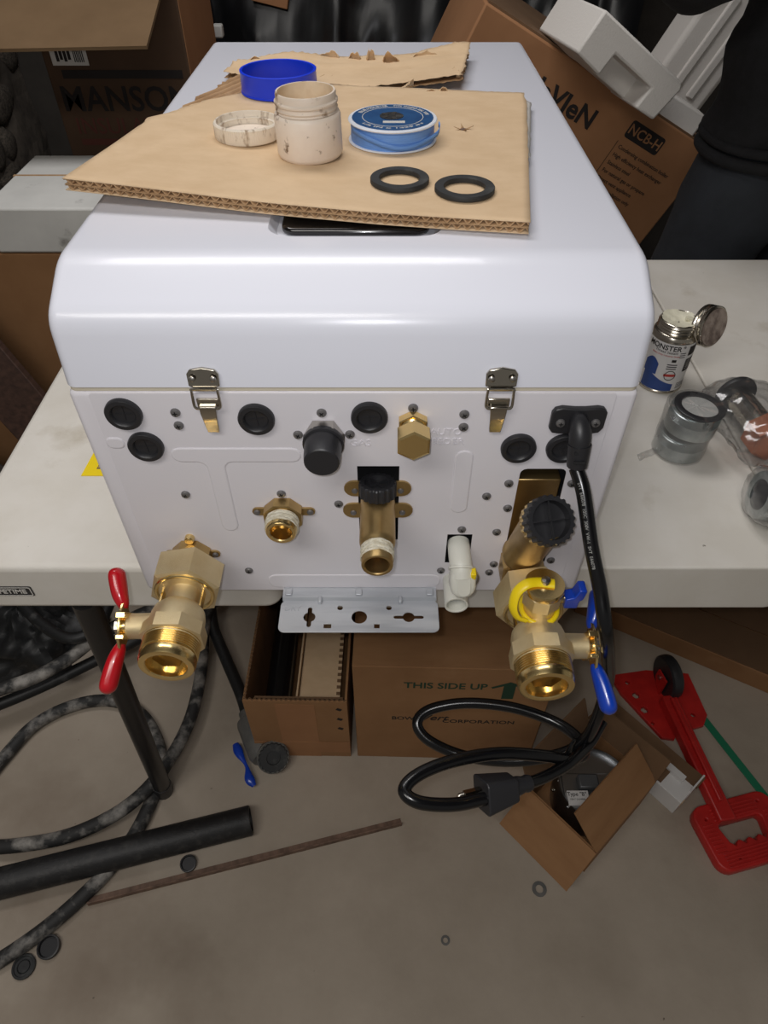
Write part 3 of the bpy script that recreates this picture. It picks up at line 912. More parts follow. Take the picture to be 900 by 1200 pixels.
# ---------------------------------------------------------------- power cord
cord = thing('power_cord', 'black power cord looping down from a flanged plate at the panel top right', 'power cord', (XC + 0.1760, YF, ZT + 0.2255))
obj('flange', G().prism([(-0.0215, 0.0075), (-0.0195, 0.0115), (-0.014, 0.0130), (-0.004, 0.0120), (0.004, 0.0120), (0.014, 0.0130), (0.0185, 0.0120), (0.0215, 0.0085), (0.0215, -0.0065), (0.0185, -0.0115), (0.0130, -0.0125), (-0.0130, -0.0125), (-0.0190, -0.0115), (-0.0215, -0.0075)], PF, 0.0065), 'rubber', cord, T=FRONT, bevel=0.0012)
for s in (-1, 1):
    o = obj('screw', sc_me, None, cord, T=FRONT @ T3(s * 0.0138, -0.001, 0.0065) @ Matrix.Scale(1.1, 4))
    obj('cross_slot', sx_me, None, o)
obj('hood', G().tube(catmull([(-0.0005, -0.003, 0.003), (0, -0.010, 0.001), (0.0008, -0.0165, -0.006), (0.001, -0.019, -0.013)], 5), [0.0062 + 0.0025 * min(1, k / 8) for k in range(16)], 18), 'rubber', cord)
rl = catmull([(0.001, -0.019, -0.012), (0.0015, -0.0215, -0.022), (0.002, -0.0235, -0.031)], 6)
obj('strain_relief', G().tube(rl, [0.0094 - 0.0001 * k for k in range(len(rl))], 18), 'rubber', cord)
for k in range(2):
    obj('relief_slot', G().box(-0.0055, -0.0005 + 0.004 * k, -0.0085, -0.0070, -0.0012, 0.0012, T=T3(0.0015, -0.0205 - 0.003 * k, -0.017 - 0.007 * k) @ Matrix.Rotation(R(-20), 4, 'X')), 'dark', cord)
O_ = Vector((XC + 0.1760, YF, ZT + 0.2255))
W = [(XC + 0.1780, YF - 0.0235, ZT + 0.192), (0.1600, 0.3880, 0.9158), (0.1668, 0.3588, 0.8849), (0.1746, 0.3360, 0.8587), (0.1811, 0.3130, 0.8295), (0.1987, 0.3217, 0.7725), (0.2118, 0.3296, 0.7218), (0.2102, 0.3186, 0.6792), (0.2034, 0.3118, 0.6379), (0.1807, 0.3062, 0.6185),
     (0.1351, 0.3075, 0.5990), (0.0879, 0.3201, 0.5834), (0.0494, 0.3344, 0.5902), (0.0366, 0.3501, 0.5984), (0.0501, 0.3634, 0.6043), (0.0897, 0.3688, 0.6095), (0.1407, 0.3630, 0.6108), (0.1851, 0.3468, 0.6091), (0.2053, 0.3244, 0.6153), (0.2034, 0.3018, 0.6282), (0.1814, 0.2894, 0.6441),
     (0.1567, 0.2853, 0.6609), (0.1080, 0.2783, 0.6820), (0.0620, 0.2645, 0.6965), (0.0302, 0.2494, 0.7027), (0.0178, 0.2356, 0.7033), (0.0295, 0.2262, 0.7012), (0.0596, 0.2273, 0.6925), (0.0899, 0.2361, 0.6830)]
cp_ = catmull([Vector(p) - O_ for p in W], 7)
obj('cable', G().tube(cp_, 0.0060, 12), 'cable', cord, sharp=60)
me = text('SVT  E66078  105C  300V  VW-1  SVT  E66078', 0.0036, 0.00003, 0.0, 'LEFT')
acc = [0.0]
for k in range(1, len(cp_)):
    acc.append(acc[-1] + (cp_[k] - cp_[k - 1]).length)
for v in me.vertices:
    d = 0.012 + v.co.x
    k = max(1, next((q for q in range(1, len(acc)) if acc[q] >= d), len(acc) - 1))
    f = (d - acc[k - 1]) / max(1e-6, acc[k] - acc[k - 1])
    P_ = cp_[k - 1].lerp(cp_[k], f)
    t_ = (cp_[k] - cp_[k - 1]).normalized()
    n_ = Vector((-0.45, -0.75, 0.35))
    n_ = (n_ - t_ * n_.dot(t_)).normalized()
    b_ = n_.cross(t_)
    v.co = P_ + n_ * (math.sqrt(max(0, 0.0060 ** 2 - v.co.y ** 2)) + 0.00012) + b_ * v.co.y
obj('jacket_print', me, 'foamgrey', cord, label='white print along the cable jacket')
W2 = [(0.1228, 0.2524, 0.6709), (0.1451, 0.2625, 0.6598), (0.1691, 0.2758, 0.6518), (0.1868, 0.2885, 0.6460), (0.2086, 0.3093, 0.6355), (0.2257, 0.3309, 0.6424)]
obj('cable_end', G().tube(catmull([Vector(p) - O_ for p in W2], 6), 0.0057, 12), 'cable', cord, sharp=60)
a, b = Vector((0.1228, 0.2524, 0.6709)) - O_, Vector((0.0879, 0.2411, 0.6780)) - O_
F_ = frame(a, b - a, (0, 0.7, 0.7))
L_ = (b - a).length
pg = obj('plug', G().taper(rrect(-0.011, -0.011, 0.011, 0.011, 0.004), 0.004, rrect(-0.0155, -0.0150, 0.0155, 0.0150, 0.005), L_), 'rubber', cord, T=F_, bevel=0.0012, label='black moulded mains plug')
obj('plug_neck', G().lathe([(0.0070, -0.014), (0.0080, -0.010), (0.0072, -0.006), (0.0085, -0.002), (0.009, 0.006)], 16), 'rubber', pg)
for s in (-1, 1):
    obj('blade', G().box(s * 0.0062 - 0.0008, s * 0.0062 + 0.0008, -0.0032, 0.0032, L_ - 0.001, L_ + 0.017), 'chrome', pg)
obj('earth_pin', G().lathe([(0.0024, L_ - 0.001), (0.0024, L_ + 0.018), (0.001, L_ + 0.020)], 12, T=T3(0, 0.0085, 0)), 'chrome', pg)
tc_ = Vector((0.1845, 0.2939, 0.6456)) - O_
obj('cable_tie', G().tube(catmull([tc_ + Vector((0.006 * math.cos(q), 0.014 * math.cos(q) * 0.5 + 0.004, 0.020 * math.sin(q))) for q in [2 * PI * k / 12 for k in range(12)]], 3, True), 0.0016, 8, closed=True), 'cable', cord)

# ---------------------------------------------------------------- cardboard sheet on the boiler
A_ = Vector((-0.2581, 0.5697, 0))          # front left corner
B_ = Vector((0.1104, 0.5117, 0))         # front right corner
ex = (B_ - A_)
SL = ex.length
ex.normalize()
ey = Vector((-ex.y, ex.x, 0))
sheet = thing('cardboard_sheet', 'torn double-wall cardboard sheet lying on top of the boiler', 'cardboard', (A_.x, A_.y, ZC), (0, 0, math.atan2(ex.y, ex.x)))
TH = 0.0088
def lift(s, t):
    a = max(0.0, 1 - s / 0.26)
    b = max(0.0, 1 - t / 0.30)
    z = 0.0014 + 0.011 * a ** 1.3 * b
    z += 0.0008 * (1 + noise.noise(Vector((s * 9, t * 9, 0))))
    return z
def interp(tab, t):
    for (a, b), (c, d) in zip(tab, tab[1:]):
        if t <= c:
            return b + (d - b) * max(0.0, (t - a) / (c - a))
    return tab[-1][1]
LEFT = [(0, 0.0), (0.188, 0.0), (0.198, 0.010), (0.26, 0.011), (0.334, 0.020), (0.38, 0.030), (0.45, 0.010)]
RIGHT = [(0, SL), (0.30, SL - 0.006), (0.345, SL - 0.010)]
def jag(x, k):
    return 0.0035 * noise.noise(Vector((x * 60, k, 0))) + 0.002 * noise.noise(Vector((x * 190, k, 3)))
def layer(dz, tmax, l_in=0.0, r_in=0.0, nu=60, nv=46, wave=0.0, k=0, left=LEFT):
    def fn(i, j):
        t = tmax * j
        if j == 1.0:
            t += jag(i, k)
        l = interp(left, t) + l_in
        r = interp(RIGHT, t) - r_in
        if i == 0.0 and t > 0.15:
            l += 1.6 * jag(t, k + 7)
        if i == 1.0 and t > 0.12:
            r += 0.4 * jag(t, k + 9)
        s = l + (r - l) * i
        return (s, t, lift(s, t) + dz)
    return G().grid(fn, nu, nv)
LIN2 = [(0, 0.0), (0.190, 0.0), (0.200, 0.010), (0.256, 0.028), (0.289, 0.058), (0.297, 0.078), (0.34, 0.125), (0.43, 0.14)]
obj('top_liner', layer(TH, 0.340, nu=60, k=1, left=LIN2), 'kraft', sheet, solid=0.0006, sharp=60)
obj('bottom_liner', layer(0.0, 0.338, k=2), 'kraft', sheet, solid=0.0006, sharp=60)
obj('middle_liner', layer(TH * 0.5, 0.336, l_in=0.0006, r_in=0.0006, k=3), 'flute', sheet, solid=0.0005, sharp=60)
def flute(dz, amp, t0, t1, s0, s1, pitch, k, n_t=10, ins=0.0008):
    n = int((s1 - s0) / pitch * 6)
    def fn(i, j):
        s = s0 + (s1 - s0) * i
        t = t0 + (t1 - t0) * j
        l = interp(LEFT, t) + ins
        r = interp(RIGHT, t) - ins
        s = min(max(s, l), r)
        return (s, t, lift(s, t) + dz + amp * math.sin(2 * PI * (s - 0.16 * t * 0) / pitch))
    return G().grid(fn, n, n_t)
obj('fluting', flute(TH * 0.25, TH * 0.22, 0.0004, 0.10, 0.0, SL, 0.0080, 1), 'flute', sheet, sharp=60, solid=0.0006, kind='stuff')
obj('fluting', flute(TH * 0.75, TH * 0.22, 0.0004, 0.10, 0.0, SL, 0.0080, 2), 'flute', sheet, sharp=60, solid=0.0006, kind='stuff')
# exposed flutes where the top paper has been torn off, running at a slant
def fl(i, j):
    t = 0.198 + 0.185 * j
    l, r = interp(LEFT, t) + 0.001 + (jag(t, 4) if i == 0 else 0), interp(LIN2, t) + 0.010
    s = l + (r - l) * i
    q = s - 0.30 * (t - 0.17)
    return (s, t, lift(s, t) + TH * 0.5 + 0.0012 + 0.0026 * math.sin(2 * PI * q / 0.0105))
obj('exposed_fluting', G().grid(fl, 90, 46), 'flute', sheet, sharp=60, kind='stuff', label='bare fluting where the top paper is torn away')
# torn pale paper fringe along the tear
def fr(i, j):
    t = 0.200 + 0.135 * i
    s = interp(LIN2, t) + 0.004 - 0.012 * j - 0.008 * j * noise.noise(Vector((i * 14, 2, 0)))
    return (s, t, lift(s, t) + TH - 0.0002 - 0.003 * j * j)
obj('torn_paper', G().grid(fr, 40, 4), 'kraft', sheet, solid=0.0003, sharp=60)
# back strip left by the tear, curling a little
BS = [(0.118, 0.440), (0.40, 0.420)]
def strip(dz, k):
    def fn(i, j):
        s = 0.008 + 0.284 * i
        tb = (0.376 - 0.10 * i if i < 0.35 else 0.341) + (0.010 if i > 0.68 else 0) + 0.030 * max(0, i - 0.70) / 0.3
        te = 0.437 + 0.034 * min(1, i / 0.5) + 0.050 * max(0, i - 0.5) / 0.5 + 0.006 * noise.noise(Vector((i * 12, k, 1))) + 0.006 * noise.noise(Vector((i * 50, k, 1)))
        t = tb + (te - tb) * j + (jag(i, k) * 1.5 if j in (0.0, 1.0) else 0)
        s2 = s + 0.004 * noise.noise(Vector((j * 9, k, i))) * (1 if i in (0.0, 1.0) else 0)
        z = 0.0015 + dz + 0.006 * max(0, i - 0.72) * 4 * (1 - 0.4 * j) + 0.003 * math.exp(-((j - 0.62) / 0.06) ** 2) + 0.020 * max(0, j - 0.70) * max(0, math.sin(i * 9 - 0.5)) + 0.0012 * noise.noise(Vector((s * 30, t * 30, k)))
        return (s2, t, z)
    return G().grid(fn, 70, 18)
obj('torn_back_strip', strip(TH, 11), 'kraft', sheet, solid=0.0006, sharp=60, label='ragged strip along the torn back edge')
obj('torn_back_ply', strip(TH * 0.35, 15), 'flute', sheet, solid=0.0006, sharp=60)
# ragged paper flaps standing up along the torn edges
tr_ = random.Random(5)
def shred(name, s, t, w, h, ang, lean, k):
    def fn(i, j):
        wob = noise.noise(Vector((i * 5 + k, j * 3, 0)))
        x = (i - 0.5) * w * (1 - 0.35 * j) + 0.002 * wob
        hh = 1.3 * h * (0.7 + 0.45 * noise.noise(Vector((i * 3, k * 3.3, 0))) + 0.12 * noise.noise(Vector((i * 11, k, 0)))) * min(1, 6 * i + 0.15, 6 * (1 - i) + 0.15)
        return (x, -math.sin(lean) * hh * j - 0.006 * j * j, math.cos(lean) * hh * j)
    obj(name, G().grid(fn, 10, 5), 'kraft', sheet, solid=0.0005, sharp=60, T=T3(s, t, 0.0085) @ Matrix.Rotation(ang, 4, 'Z'))
for k, (s, t, w, h, an, le) in enumerate([(0.040, 0.438, 0.055, 0.006, 0.1, -0.6), (0.085, 0.448, 0.04, 0.007, 0.1, -0.5), (0.118, 0.462, 0.040, 0.014, 0.05, -0.7), (0.152, 0.462, 0.022, 0.010, -0.2, -0.3), (0.172, 0.460, 0.014, 0.013, 0.3, -0.2), (0.200, 0.455, 0.030, 0.014, -0.1, 0.5),
                                          (0.240, 0.478, 0.055, 0.010, 0, -0.8), (0.272, 0.415, 0.020, 0.008, 1.3, 0.3), (0.286, 0.400, 0.024, 0.010, 1.5, -0.5), (0.230, 0.352, 0.022, 0.008, 1.0, 0.3), (0.262, 0.334, 0.020, 0.005, 0.2, -0.6), (0.275, 0.338, 0.014, 0.006, 0.3, -0.3)]):
    shred('torn_shred', s, t, w, h, an, le, k)
# puncture with torn petals
for k in range(4):
    a = k * 1.6 + 0.3
    obj('torn_petal', G().add([(0.003 * math.cos(a - 0.5), 0.003 * math.sin(a - 0.5), 0), (0.003 * math.cos(a + 0.5), 0.003 * math.sin(a + 0.5), 0), (0.010 * math.cos(a), 0.008 * math.sin(a), 0.003)], [(0, 1, 2)]), 'flute', sheet, solid=0.0004, T=T3(0.307, 0.207, lift(0.307, 0.207) + TH + 0.0004))
obj('puncture', G().prism(circ(0, 0, 0.0035, 9), 0, 0.0004), 'rust', sheet, T=T3(0.307, 0.207, lift(0.307, 0.207) + TH + 0.0003))
# crease and white tape edge on the right
obj('white_tape', G().grid(lambda i, j: (SL - 0.010 + 0.009 * i + 0.0015 * noise.noise(Vector((j * 12, 0, 0))) * i, 0.150 + 0.17 * j, lift(SL, 0.2) + TH - 0.0006 - 0.003 * i), 3, 20), 'paper', sheet, solid=0.0004, sharp=60, label='torn white tape along the right edge')
def on_sheet(x, y):
    p = Vector((x, y, 0)) - Vector((A_.x, A_.y, 0))
    return ZC + lift(p.dot(ex), p.dot(ey)) + TH + 0.0010

# ---------------------------------------------------------------- things on the cardboard
jx, jy = -0.0655, 0.6520
jar = thing('paste_jar', 'grimy white plastic jar standing open on the cardboard', 'jar', (jx, jy, on_sheet(jx, jy)))
obj('body', G().lathe([(0.001, 0.0015), (0.024, 0.0015), (0.0265, 0.0), (0.0280, 0.0015), (0.0288, 0.004), (0.0288, 0.032), (0.0278, 0.0345), (0.0268, 0.0352), (0.0255, 0.0352), (0.0255, 0.006), (0.001, 0.006)], 48, caps=(False, False)), 'jar', jar)
nk = [(0.0255, 0.0350), (0.0268, 0.0358), (0.0258, 0.037), (0.0268, 0.0385), (0.0258, 0.0402), (0.0258, 0.0415), (0.0272, 0.0425), (0.0272, 0.0440), (0.0258, 0.0452), (0.0258, 0.049), (0.0252, 0.0505), (0.0236, 0.0505)]
obj('neck', G().lathe(nk, 48, caps=(False, False)), 'jardirt', jar, label='threaded neck caked with dirt')
obj('lining', G().lathe([(0.0236, 0.0505), (0.0234, 0.040), (0.0250, 0.036), (0.0250, 0.009), (0.0001, 0.008)], 48, caps=(False, False)), 'jarin', jar, label='inside wall coated with residue')
jar.rotation_euler = (R(1.0), R(-1.0), 0)
lx, ly = -0.1270, 0.6950
lid = thing('jar_lid', 'stained white ribbed jar lid lying upside down left of the jar', 'lid', (lx, ly, on_sheet(lx, ly)))
N_ = 180
vv, ff = [], []
rows = [(0.029, 0.0, 0), (0.0302, 0.0008, 0), (0.0305, 0.002, 1), (0.0305, 0.0125, 1), (0.0296, 0.0138, 0), (0.0280, 0.0138, 0), (0.0276, 0.009, 0), (0.0262, 0.008, 0), (0.0270, 0.0065, 0), (0.0270, 0.0022, 0)]
for r, h, w in rows:
    for k in range(N_):
        a = 2 * PI * k / N_
        rr = r + (0.00035 if (k % 2 and w) else 0)
        vv.append((rr * math.cos(a), rr * math.sin(a), h))
for i in range(len(rows) - 1):
    for k in range(N_):
        ff.append((i * N_ + k, i * N_ + (k + 1) % N_, (i + 1) * N_ + (k + 1) % N_, (i + 1) * N_ + k))
ff.append(tuple(range(N_))[::-1])
obj('shell', G().add(vv, ff), 'liddirt', lid, sharp=25)
obj('liner_disc', G().lathe([(0.0265, 0.0018), (0.0265, 0.0028), (0.024, 0.0032)], 40), 'jar', lid)
bx_, by_ = -0.1145, 0.8520
tag(obj('tape_cover_ring', G().lathe([(0.0405, 0.0), (0.0420, 0.0), (0.0420, 0.0010), (0.0414, 0.0018), (0.0410, 0.0185), (0.0414, 0.0195), (0.0414, 0.0205), (0.0400, 0.0210), (0.0385, 0.0205), (0.0385, 0.002), (0.0390, 0.0)], 64, caps=(False, False)), 'ringblue', sharp=30),
    'bright blue plastic ring behind the white jar', 'ring').location = (bx_, by_, on_sheet(bx_, by_) + 0.0008)
sx_, sy_ = 0.0080, 0.6950
sp = thing('tape_spool', 'spool of light blue sealing tape with a dark blue printed face', 'tape', (sx_, sy_, on_sheet(sx_, sy_)))
obj('flange', G().lathe([(0.012, 0), (0.0405, 0), (0.0412, 0.0008), (0.0405, 0.0016), (0.012, 0.0016)], 64), 'spool', sp)
obj('flange', G().lathe([(0.012, 0.0168), (0.0405, 0.0168), (0.0412, 0.0178), (0.0405, 0.0186), (0.038, 0.0188), (0.012, 0.0188)], 64), 'spool', sp)
def wound(i, j):
    a = 2 * PI * i
    r = 0.0388 + 0.0006 * noise.noise(Vector((math.cos(a) * 3, math.sin(a) * 3, j * 14)))
    return (r * math.cos(a), r * math.sin(a), 0.0015 + 0.0155 * j)
obj('wound_tape', G().grid(wound, 64, 10), 'tapeblue', sp, sharp=60)
fp = [(0.0400 * math.cos(R(a)), 0.0400 * math.sin(R(a)), z) for a, z in ((205, 0.0130), (225, 0.0120), (245, 0.0095), (262, 0.0065), (280, 0.0045), (300, 0.0050), (325, 0.0070))] + [(0.0410, -0.015, 0.0100), (0.0430, -0.010, 0.0135), (0.0422, -0.006, 0.0150)]
g = G()
fc = catmull(fp, 6)
g.add([(p.x * 1.0, p.y * 1.0, p.z - 0.0022) for p in fc] + [(p.x * 1.004, p.y * 1.004, p.z + 0.0022) for p in fc], [(i, i + 1, len(fc) + i + 1, len(fc) + i) for i in range(len(fc) - 1)])
obj('loose_tape_end', g, 'tapeblue', sp, solid=0.0005, sharp=60, label='slack end of the blue tape')
dsc = obj('label_disc', G().prism(circ(0, 0, 0.0375, 64), 0, 0.0004), 'spoolblue', sp, T=T3(0, 0, 0.0188), label='dark blue paper face with white print')
def ring_text(body, size, r, a0, a1, mm, parent, z, flip=False):
    me = text(body, size, 0.00012, 0.00004)
    xs = [v.co.x for v in me.vertices]
    x0, x1 = min(xs), max(xs)
    for v in me.vertices:
        q = (v.co.x - x0) / (x1 - x0)
        a = R(a0 + (a1 - a0) * q)
        rr = r + v.co.y * (-1 if flip else 1)
        v.co = Vector((rr * math.cos(a), rr * math.sin(a), v.co.z))
    return obj('lettering', me, mm, parent, T=T3(0, 0, z))
ring_text('BLUE MONSTER', 0.0062, 0.0325, 158, 98, 'paper', dsc, 0.0005)
ring_text('PTFE THREAD SEAL TAPE', 0.0048, 0.0325, 88, 10, 'paper', dsc, 0.0005)
ring_text('1/2 IN x 1429 IN', 0.0040, 0.0325, 215, 325, 'paper', dsc, 0.0005, True)
obj('hub_hole', G().prism(circ(0, 0, 0.011, 32), 0, 0.0003), 'dark', dsc, T=T3(-0.001, 0.002, 0.0004))
for k in range(5):
    a = k * 1.257
    obj('hub_spoke', G().box(0.004, 0.0105, -0.0018, 0.0018, 0.0003, 0.0009), 'steel', dsc, T=T3(-0.001, 0.002, 0.0002) @ Matrix.Rotation(a, 4, 'Z'))
obj('price_sticker', G().box(-0.009, 0.011, -0.0180, -0.0125, 0.0003, 0.0006), 'paper', dsc)
obj('white_rim', plate('white_rim', [circ(0, 0, 0.0282, 64), circ(0, 0, 0.0276, 64)], 0.0003), 'paper', dsc, T=T3(0, 0, 0.0005))
wsh = G().lathe([(0.0168, 0.0004), (0.0172, 0.0), (0.0240, 0.0), (0.0245, 0.0005), (0.0245, 0.0034), (0.0240, 0.0040), (0.0172, 0.0040), (0.0168, 0.0036), (0.0168, 0.0004)], 48, caps=(False, False)).mesh('w', 40)
wsh.materials.append(M['rubber_dull'])
for x, y, l in ((0.0130, 0.5895, 'flat black rubber washer on the cardboard, the left one of two'), (0.0655, 0.5715, 'flat black rubber washer nearest the front right corner of the cardboard')):
    w_ = obj('rubber_washer', wsh, None)
    w_.location = (x, y, on_sheet(x, y))
    tag(w_, l, 'washer', 'rubber washers on the cardboard')

# ---------------------------------------------------------------- things on the right-hand tables
cx_, cy_ = 0.3865, 0.7960
can = thing('dope_can', 'open tin can with white printed label beside the right flank of the boiler', 'can', (cx_, cy_, ZT))
cr = 0.0300
obj('bottom_rim', G().lathe([(cr, 0.0), (cr + 0.0008, 0.001), (cr + 0.0008, 0.0035), (cr, 0.0045)], 48), 'tin', can)
obj('body', G().lathe([(cr - 0.0004, 0.002), (cr - 0.0004, 0.078), (cr - 0.001, 0.081), (0.0275, 0.0835), (0.0262, 0.0840), (0.0250, 0.0840)], 48), 'tin', can)
lab = obj('label', G().lathe([(cr, 0.0045), (cr, 0.0765)], 64, caps=(False, False)), 'white_carton', can, label='white paper label with blue and red print')
th = [(0.0262, 0.084)]
z = 0.0845
for k in range(3):
    th += [(0.0245, z + 0.0005), (0.0258, z + 0.0022), (0.0245, z + 0.0040)]
    z += 0.0040
th += [(0.0240, z + 0.0015), (0.0228, z + 0.0022), (0.0218, z + 0.0015)]
obj('threaded_neck', G().lathe(th, 48, caps=(False, False)), 'tin', can)
obj('dope', G().grid(lambda i, j: ((0.001 + 0.0222 * j) * math.cos(2 * PI * i), (0.001 + 0.0222 * j) * math.sin(2 * PI * i), 0.0935 + 0.0055 * j * j + 0.0022 * noise.noise(Vector((math.cos(2 * PI * i) * j * 3, math.sin(2 * PI * i) * j * 3, 1)))), 40, 8), 'dope', can, label='cream pipe dope smeared at the mouth')
def wrap(me, a_deg, z, r=cr):
    for v in me.vertices:
        a = R(a_deg) + v.co.x / r
        rr = r + 0.0002 + v.co.z
        v.co = Vector((rr * math.cos(a), rr * math.sin(a), z + v.co.y))
    return me
def sub(me, cuts):
    bm = bmesh.new()
    bm.from_mesh(me)
    bmesh.ops.subdivide_edges(bm, edges=bm.edges, cuts=cuts, use_grid_fill=True)
    bmesh.ops.triangulate(bm, faces=bm.faces)
    bm.to_mesh(me)
    bm.free()
    return me
def patch(w, h, a, z, m_, name, n=10, wav=None):
    def fn(i, j):
        x = (i - 0.5) * w
        y = (j - 0.5) * h
        if wav and j == 1.0:
            y += wav(i)
        aa = R(a) + x / cr
        return ((cr + 0.0002) * math.cos(aa), (cr + 0.0002) * math.sin(aa), z + y)
    return obj(name, G().grid(fn, n, 2), m_, lab)
FA = -112
obj('lettering', wrap(text('MONSTER', 0.0100, 0.0001, 0.0002), FA - 17, 0.0700), 'ink', lab)
obj('lettering', wrap(text('\u00ae', 0.0050, 0.0001), FA + 33, 0.0728), 'ink', lab)
obj('lettering', wrap(text('Thread Sealant', 0.0050, 0.0001), FA - 8, 0.0640), 'ink', lab)
obj('lettering', wrap(text('Heavy Duty Industrial Grade', 0.0032, 0.0001), FA - 8, 0.0592), 'label_red', lab)
patch(0.044, 0.015, FA - 8, 0.0125, 'label_blue', 'blue_band', 16, lambda i: 0.016 * (1 - i) ** 1.6 - 0.004 * i)
patch(0.020, 0.016, FA - 36, 0.036, 'label_blue', 'blue_field', 10, lambda i: 0.008 * math.sin(i * 3.1))
obj('emblem', plate('emblem', [circ(0, 0, 0.0075, 28), circ(0, 0, 0.0066, 28)], 0.0002), 'ink', lab, T=frame((0, 0, 0.030), (math.cos(R(FA + 18)), math.sin(R(FA + 18)), 0), (-math.sin(R(FA + 18)), math.cos(R(FA + 18)), 0)) @ T3(0, 0, cr + 0.0004))
patch(0.016, 0.0040, FA + 18, 0.030, 'label_red', 'red_bar', 6)
for k in range(3):
    patch(0.013, 0.0014, FA + 16, 0.0465 - 0.0032 * k, 'ink', 'print_line', 4)
patch(0.006, 0.004, FA + 17, 0.0525, 'ink', 'print_line', 3)
for k in range(3):
    patch(0.008, 0.0012, FA + 34, 0.064 - 0.003 * k, 'ink', 'print_line', 3)
patch(0.024, 0.014, FA + 72, 0.066, 'ink', 'black_block', 8)
patch(0.024, 0.020, FA + 72, 0.044, 'ink', 'black_block', 8)
for k in range(5):
    patch(0.018, 0.0011, FA + 70, 0.0510 - 0.0032 * k, 'paper', 'print_line', 6)
for k in range(4):
    patch(0.022, 0.0010, FA + 66, 0.0160 - 0.0026 * k, 'ink', 'print_line', 6)
# its lid leans on the rim, top turned to the right
lc = Vector((0.4260, 0.7850, 0.8300))
cl = thing('can_lid', 'shiny screw lid with stamped brown top perched against the can mouth', 'lid', lc)
LF = frame((0, 0, 0), (0.52, -0.82, 0.24), (0.3, 0.62, 0.7)) @ Matrix.Scale(1.12, 4)
obj('rim', G().lathe([(0.0228, -0.0105), (0.0236, -0.0108), (0.0238, -0.0085), (0.0228, -0.0070), (0.0238, -0.0050), (0.0228, -0.0030), (0.0240, -0.0010), (0.0240, 0.0022), (0.0225, 0.0034), (0.0216, 0.0030)], 48, caps=(True, False)), 'tin', cl, T=LF)
obj('stamped_top', G().lathe([(0.0215, 0.0030), (0.0215, 0.0036), (0.0195, 0.0028), (0.001, 0.0028)], 40), 'lidprint', cl, T=LF)
obj('brush_stem', G().tube([(-0.006, 0.010, -0.002), (-0.030, 0.014, 0.004)], 0.0035, 10), 'dope', cl, label='cream-smeared brush stem')

# shrink-wrapped pair of zinc nipples
nx, ny = 0.3690, 0.6500
pk = thing('nipple_pack', 'two stacked zinc threaded nipples shrink-wrapped together on the table', 'pipe fittings', (nx, ny, ZT), (0, 0, 0))
def nipple(z0):
    pr = [(0.0270, z0), (0.0300, z0 + 0.001), (0.0302, z0 + 0.017)]
    z = z0 + 0.0175
    for k in range(6):
        pr += [(0.0300, z), (0.0280, z + 0.0010)]
        z += 0.0020
    pr += [(0.0285, z), (0.0270, z + 0.0006), (0.0225, z + 0.0006), (0.0225, z - 0.015)]
    return G().lathe(pr, 48), z
for k, dx in ((0, 0.0), (1, 0.0)):
    g_, zt_ = nipple(0.001 + 0.0335 * k)
    obj('zinc_nipple', g_, 'zinc', pk, T=T3(0.0015 * k, 0, 0) @ Matrix.Rotation(R(3 * k), 4, 'Y'), sharp=30)
obj('end_insert', G().lathe([(0.0001, 0.0652), (0.0222, 0.0652), (0.0222, 0.0648)], 40, caps=(False, False)), 'foamgrey', pk, T=T3(0.0032, 0, 0) @ Matrix.Rotation(R(3), 4, 'Y'))
obj('end_seal', G().lathe([(0.0215, 0.0655), (0.0290, 0.0660), (0.0298, 0.0672), (0.0285, 0.0680), (0.0215, 0.0676), (0.0215, 0.0655)], 48, caps=(False, False)), 'rubber', pk, T=T3(0.0032, 0, 0) @ Matrix.Rotation(R(3), 4, 'Y'), label='black ring on the upper end')
def bagfn(rx, ry, h, seed, amp):
    def fn(i, j):
        a = 2 * PI * i
        z = h * j
        k = 1 + amp * noise.noise(Vector((math.cos(a) * 2.2, math.sin(a) * 2.2, j * 4 + seed))) + 0.5 * amp * noise.noise(Vector((math.cos(a) * 6, math.sin(a) * 6, j * 9 + seed)))
        return (rx * k * math.cos(a), ry * k * math.sin(a), z)
    return fn
gb = G().grid(bagfn(0.0315, 0.0315, 0.067, 3, 0.03), 40, 14)
gb.grid(lambda i, j: ((0.0315 * (1 - j) + 0.001) * math.cos(2 * PI * i) + 0.003, (0.0315 * (1 - j) + 0.001) * math.sin(2 * PI * i), 0.068 + 0.0015 * noise.noise(Vector((math.cos(2 * PI * i) * j * 9, math.sin(2 * PI * i) * 9, 0)))), 40, 4)
obj('shrink_film', gb, 'film', pk, sharp=60, label='clear shrink film')
obj('film_tail', G().grid(lambda i, j: (-0.028 - 0.026 * i, -0.010 + 0.012 * j - 0.014 * i, 0.0015 + 0.002 * noise.noise(Vector((i * 5, j * 4, 0)))), 10, 6), 'film', pk, sharp=60)

# bagged flanged tube with a copper coloured nut
bp = thing('bagged_tailpiece', 'clear bag holding a black-flanged chrome tube and copper nut, behind the other bag', 'pipe fitting', (0.0, 0.0, 0.0))
d_ = Vector((0.10, -1.0, 0.0)).normalized()
PTO = Vector((0.4594, 0.7257, 0.7660))
bp.location = (PTO.x, PTO.y - 0.05, ZT)
PT = frame((0.0, 0.05, 0.0290), d_, (0, 0, 1))
obj('flange', G().lathe([(0.0255, -0.003), (0.0265, 0), (0.0255, 0.0035), (0.016, 0.0045)], 40), 'rubber', bp, T=PT)
obj('chrome_tube', G().lathe([(0.0160, 0.003), (0.0165, 0.006), (0.0165, 0.085), (0.0150, 0.090)], 36), 'chrome', bp, T=PT)
obj('copper_nut', G().hexnut(0.0265, 0.070, 0.102, 0.003), 'copper', bp, T=PT, sharp=20, label='copper coloured hexagon nut')
